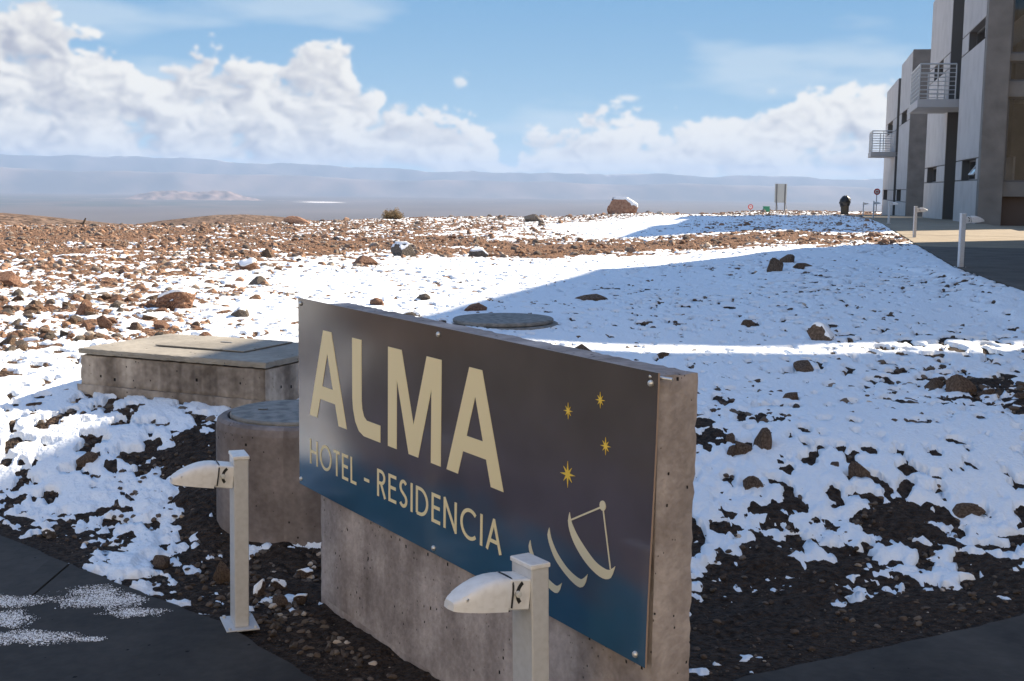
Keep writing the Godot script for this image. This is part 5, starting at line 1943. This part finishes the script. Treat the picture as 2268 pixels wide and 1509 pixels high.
func shrub(x: float, f: float, w: float, h: float, label: String) -> void:
	var root := thing("shrub", F(x, ground_h(x, f), f))
	tag(root, label, "shrub")
	var st := st_new()
	var lf := st_new()
	for k in 90:
		var a := rng.randf() * TAU
		var e := rng.randf_range(0.15, 1.0)
		var tip := Vector3(cos(a) * w * 0.5 * sqrt(1.0 - e * e * 0.8), h * e, sin(a) * w * 0.4 * sqrt(1.0 - e * e * 0.8))
		tube(st, Vector3(cos(a), 0, sin(a)) * 0.05, tip, 0.008, 0.003, 4, false)
		for i in 26:
			var p := tip * rng.randf_range(0.45, 1.05) + Vector3(rng.randf_range(-1, 1), rng.randf_range(-0.6, 1), rng.randf_range(-1, 1)) * 0.045
			var d := Vector3(rng.randf_range(-1, 1), rng.randf_range(-0.2, 1.2), rng.randf_range(-1, 1)).normalized() * 0.045
			var s := d.cross(Vector3(rng.randf(), rng.randf(), rng.randf())).normalized() * 0.010
			tri(lf, p - s, p + s, p + d, p - d)
	put(st, "stem", M.shrub_twig, root)
	put(lf, "foliage", M.shrub_leaf, root)

# ---------------------------------------------------------------- everything
func _ready() -> void:
	rng.seed = 20
	var cam := Camera3D.new()
	cam.name = "camera"
	cam.fov = 30.162
	cam.near = 0.05
	cam.far = 200000.0
	add_child(cam)
	cam.position = Vector3(0, 1.5, 0)
	cam.rotation = Vector3(deg_to_rad(-7.034), 0, deg_to_rad(0.716))
	cam.current = true

	var env := Environment.new()
	env.background_mode = Environment.BG_SKY
	env.sky = Sky.new()
	var pano := PanoramaSkyMaterial.new()
	pano.panorama = make_sky()
	pano.energy_multiplier = 0.395
	env.sky.sky_material = pano
	env.sky_rotation = Vector3(0, PI, 0)   # the middle of the panorama lies ahead
	env.tonemap_mode = Environment.TONE_MAPPER_LINEAR
	env.tonemap_exposure = 2.5
	env.sdfgi_enabled = true
	env.ssao_enabled = true
	env.ssil_enabled = true
	env.fog_enabled = true
	env.fog_density = 0.0000135
	env.fog_light_color = Color(0.70, 0.81, 0.96)
	var we := WorldEnvironment.new()
	we.name = "world"
	we.environment = env
	add_child(we)

	var sun := DirectionalLight3D.new()
	sun.name = "sun"
	sun.light_energy = 1.6
	sun.light_color = Color(1.0, 0.935, 0.84)
	sun.light_angular_distance = 0.53
	sun.shadow_enabled = true
	add_child(sun)
	var c := cos(deg_to_rad(SUN_EL))
	var to_sun := Vector3(cos(deg_to_rad(SUN_AZ)) * c, sin(deg_to_rad(SUN_EL)), -sin(deg_to_rad(SUN_AZ)) * c)
	sun.look_at_from_position(to_sun * 50.0, Vector3.ZERO, Vector3.UP)
	var t0 := Time.get_ticks_msec()
	make_materials()
	make_tables()
	make_cover()
	print("materials ", Time.get_ticks_msec() - t0)
	make_ground()
	print("ground ", Time.get_ticks_msec() - t0)
	make_far()
	make_paving()
	make_hotel()
	make_added_bounce_front()
	make_chambers()
	make_sign()
	make_lamps()
	make_far_things()
	make_rock_meshes()
	print("things ", Time.get_ticks_msec() - t0)
	make_rocks()
	make_frost()
	print("done ", Time.get_ticks_msec() - t0)
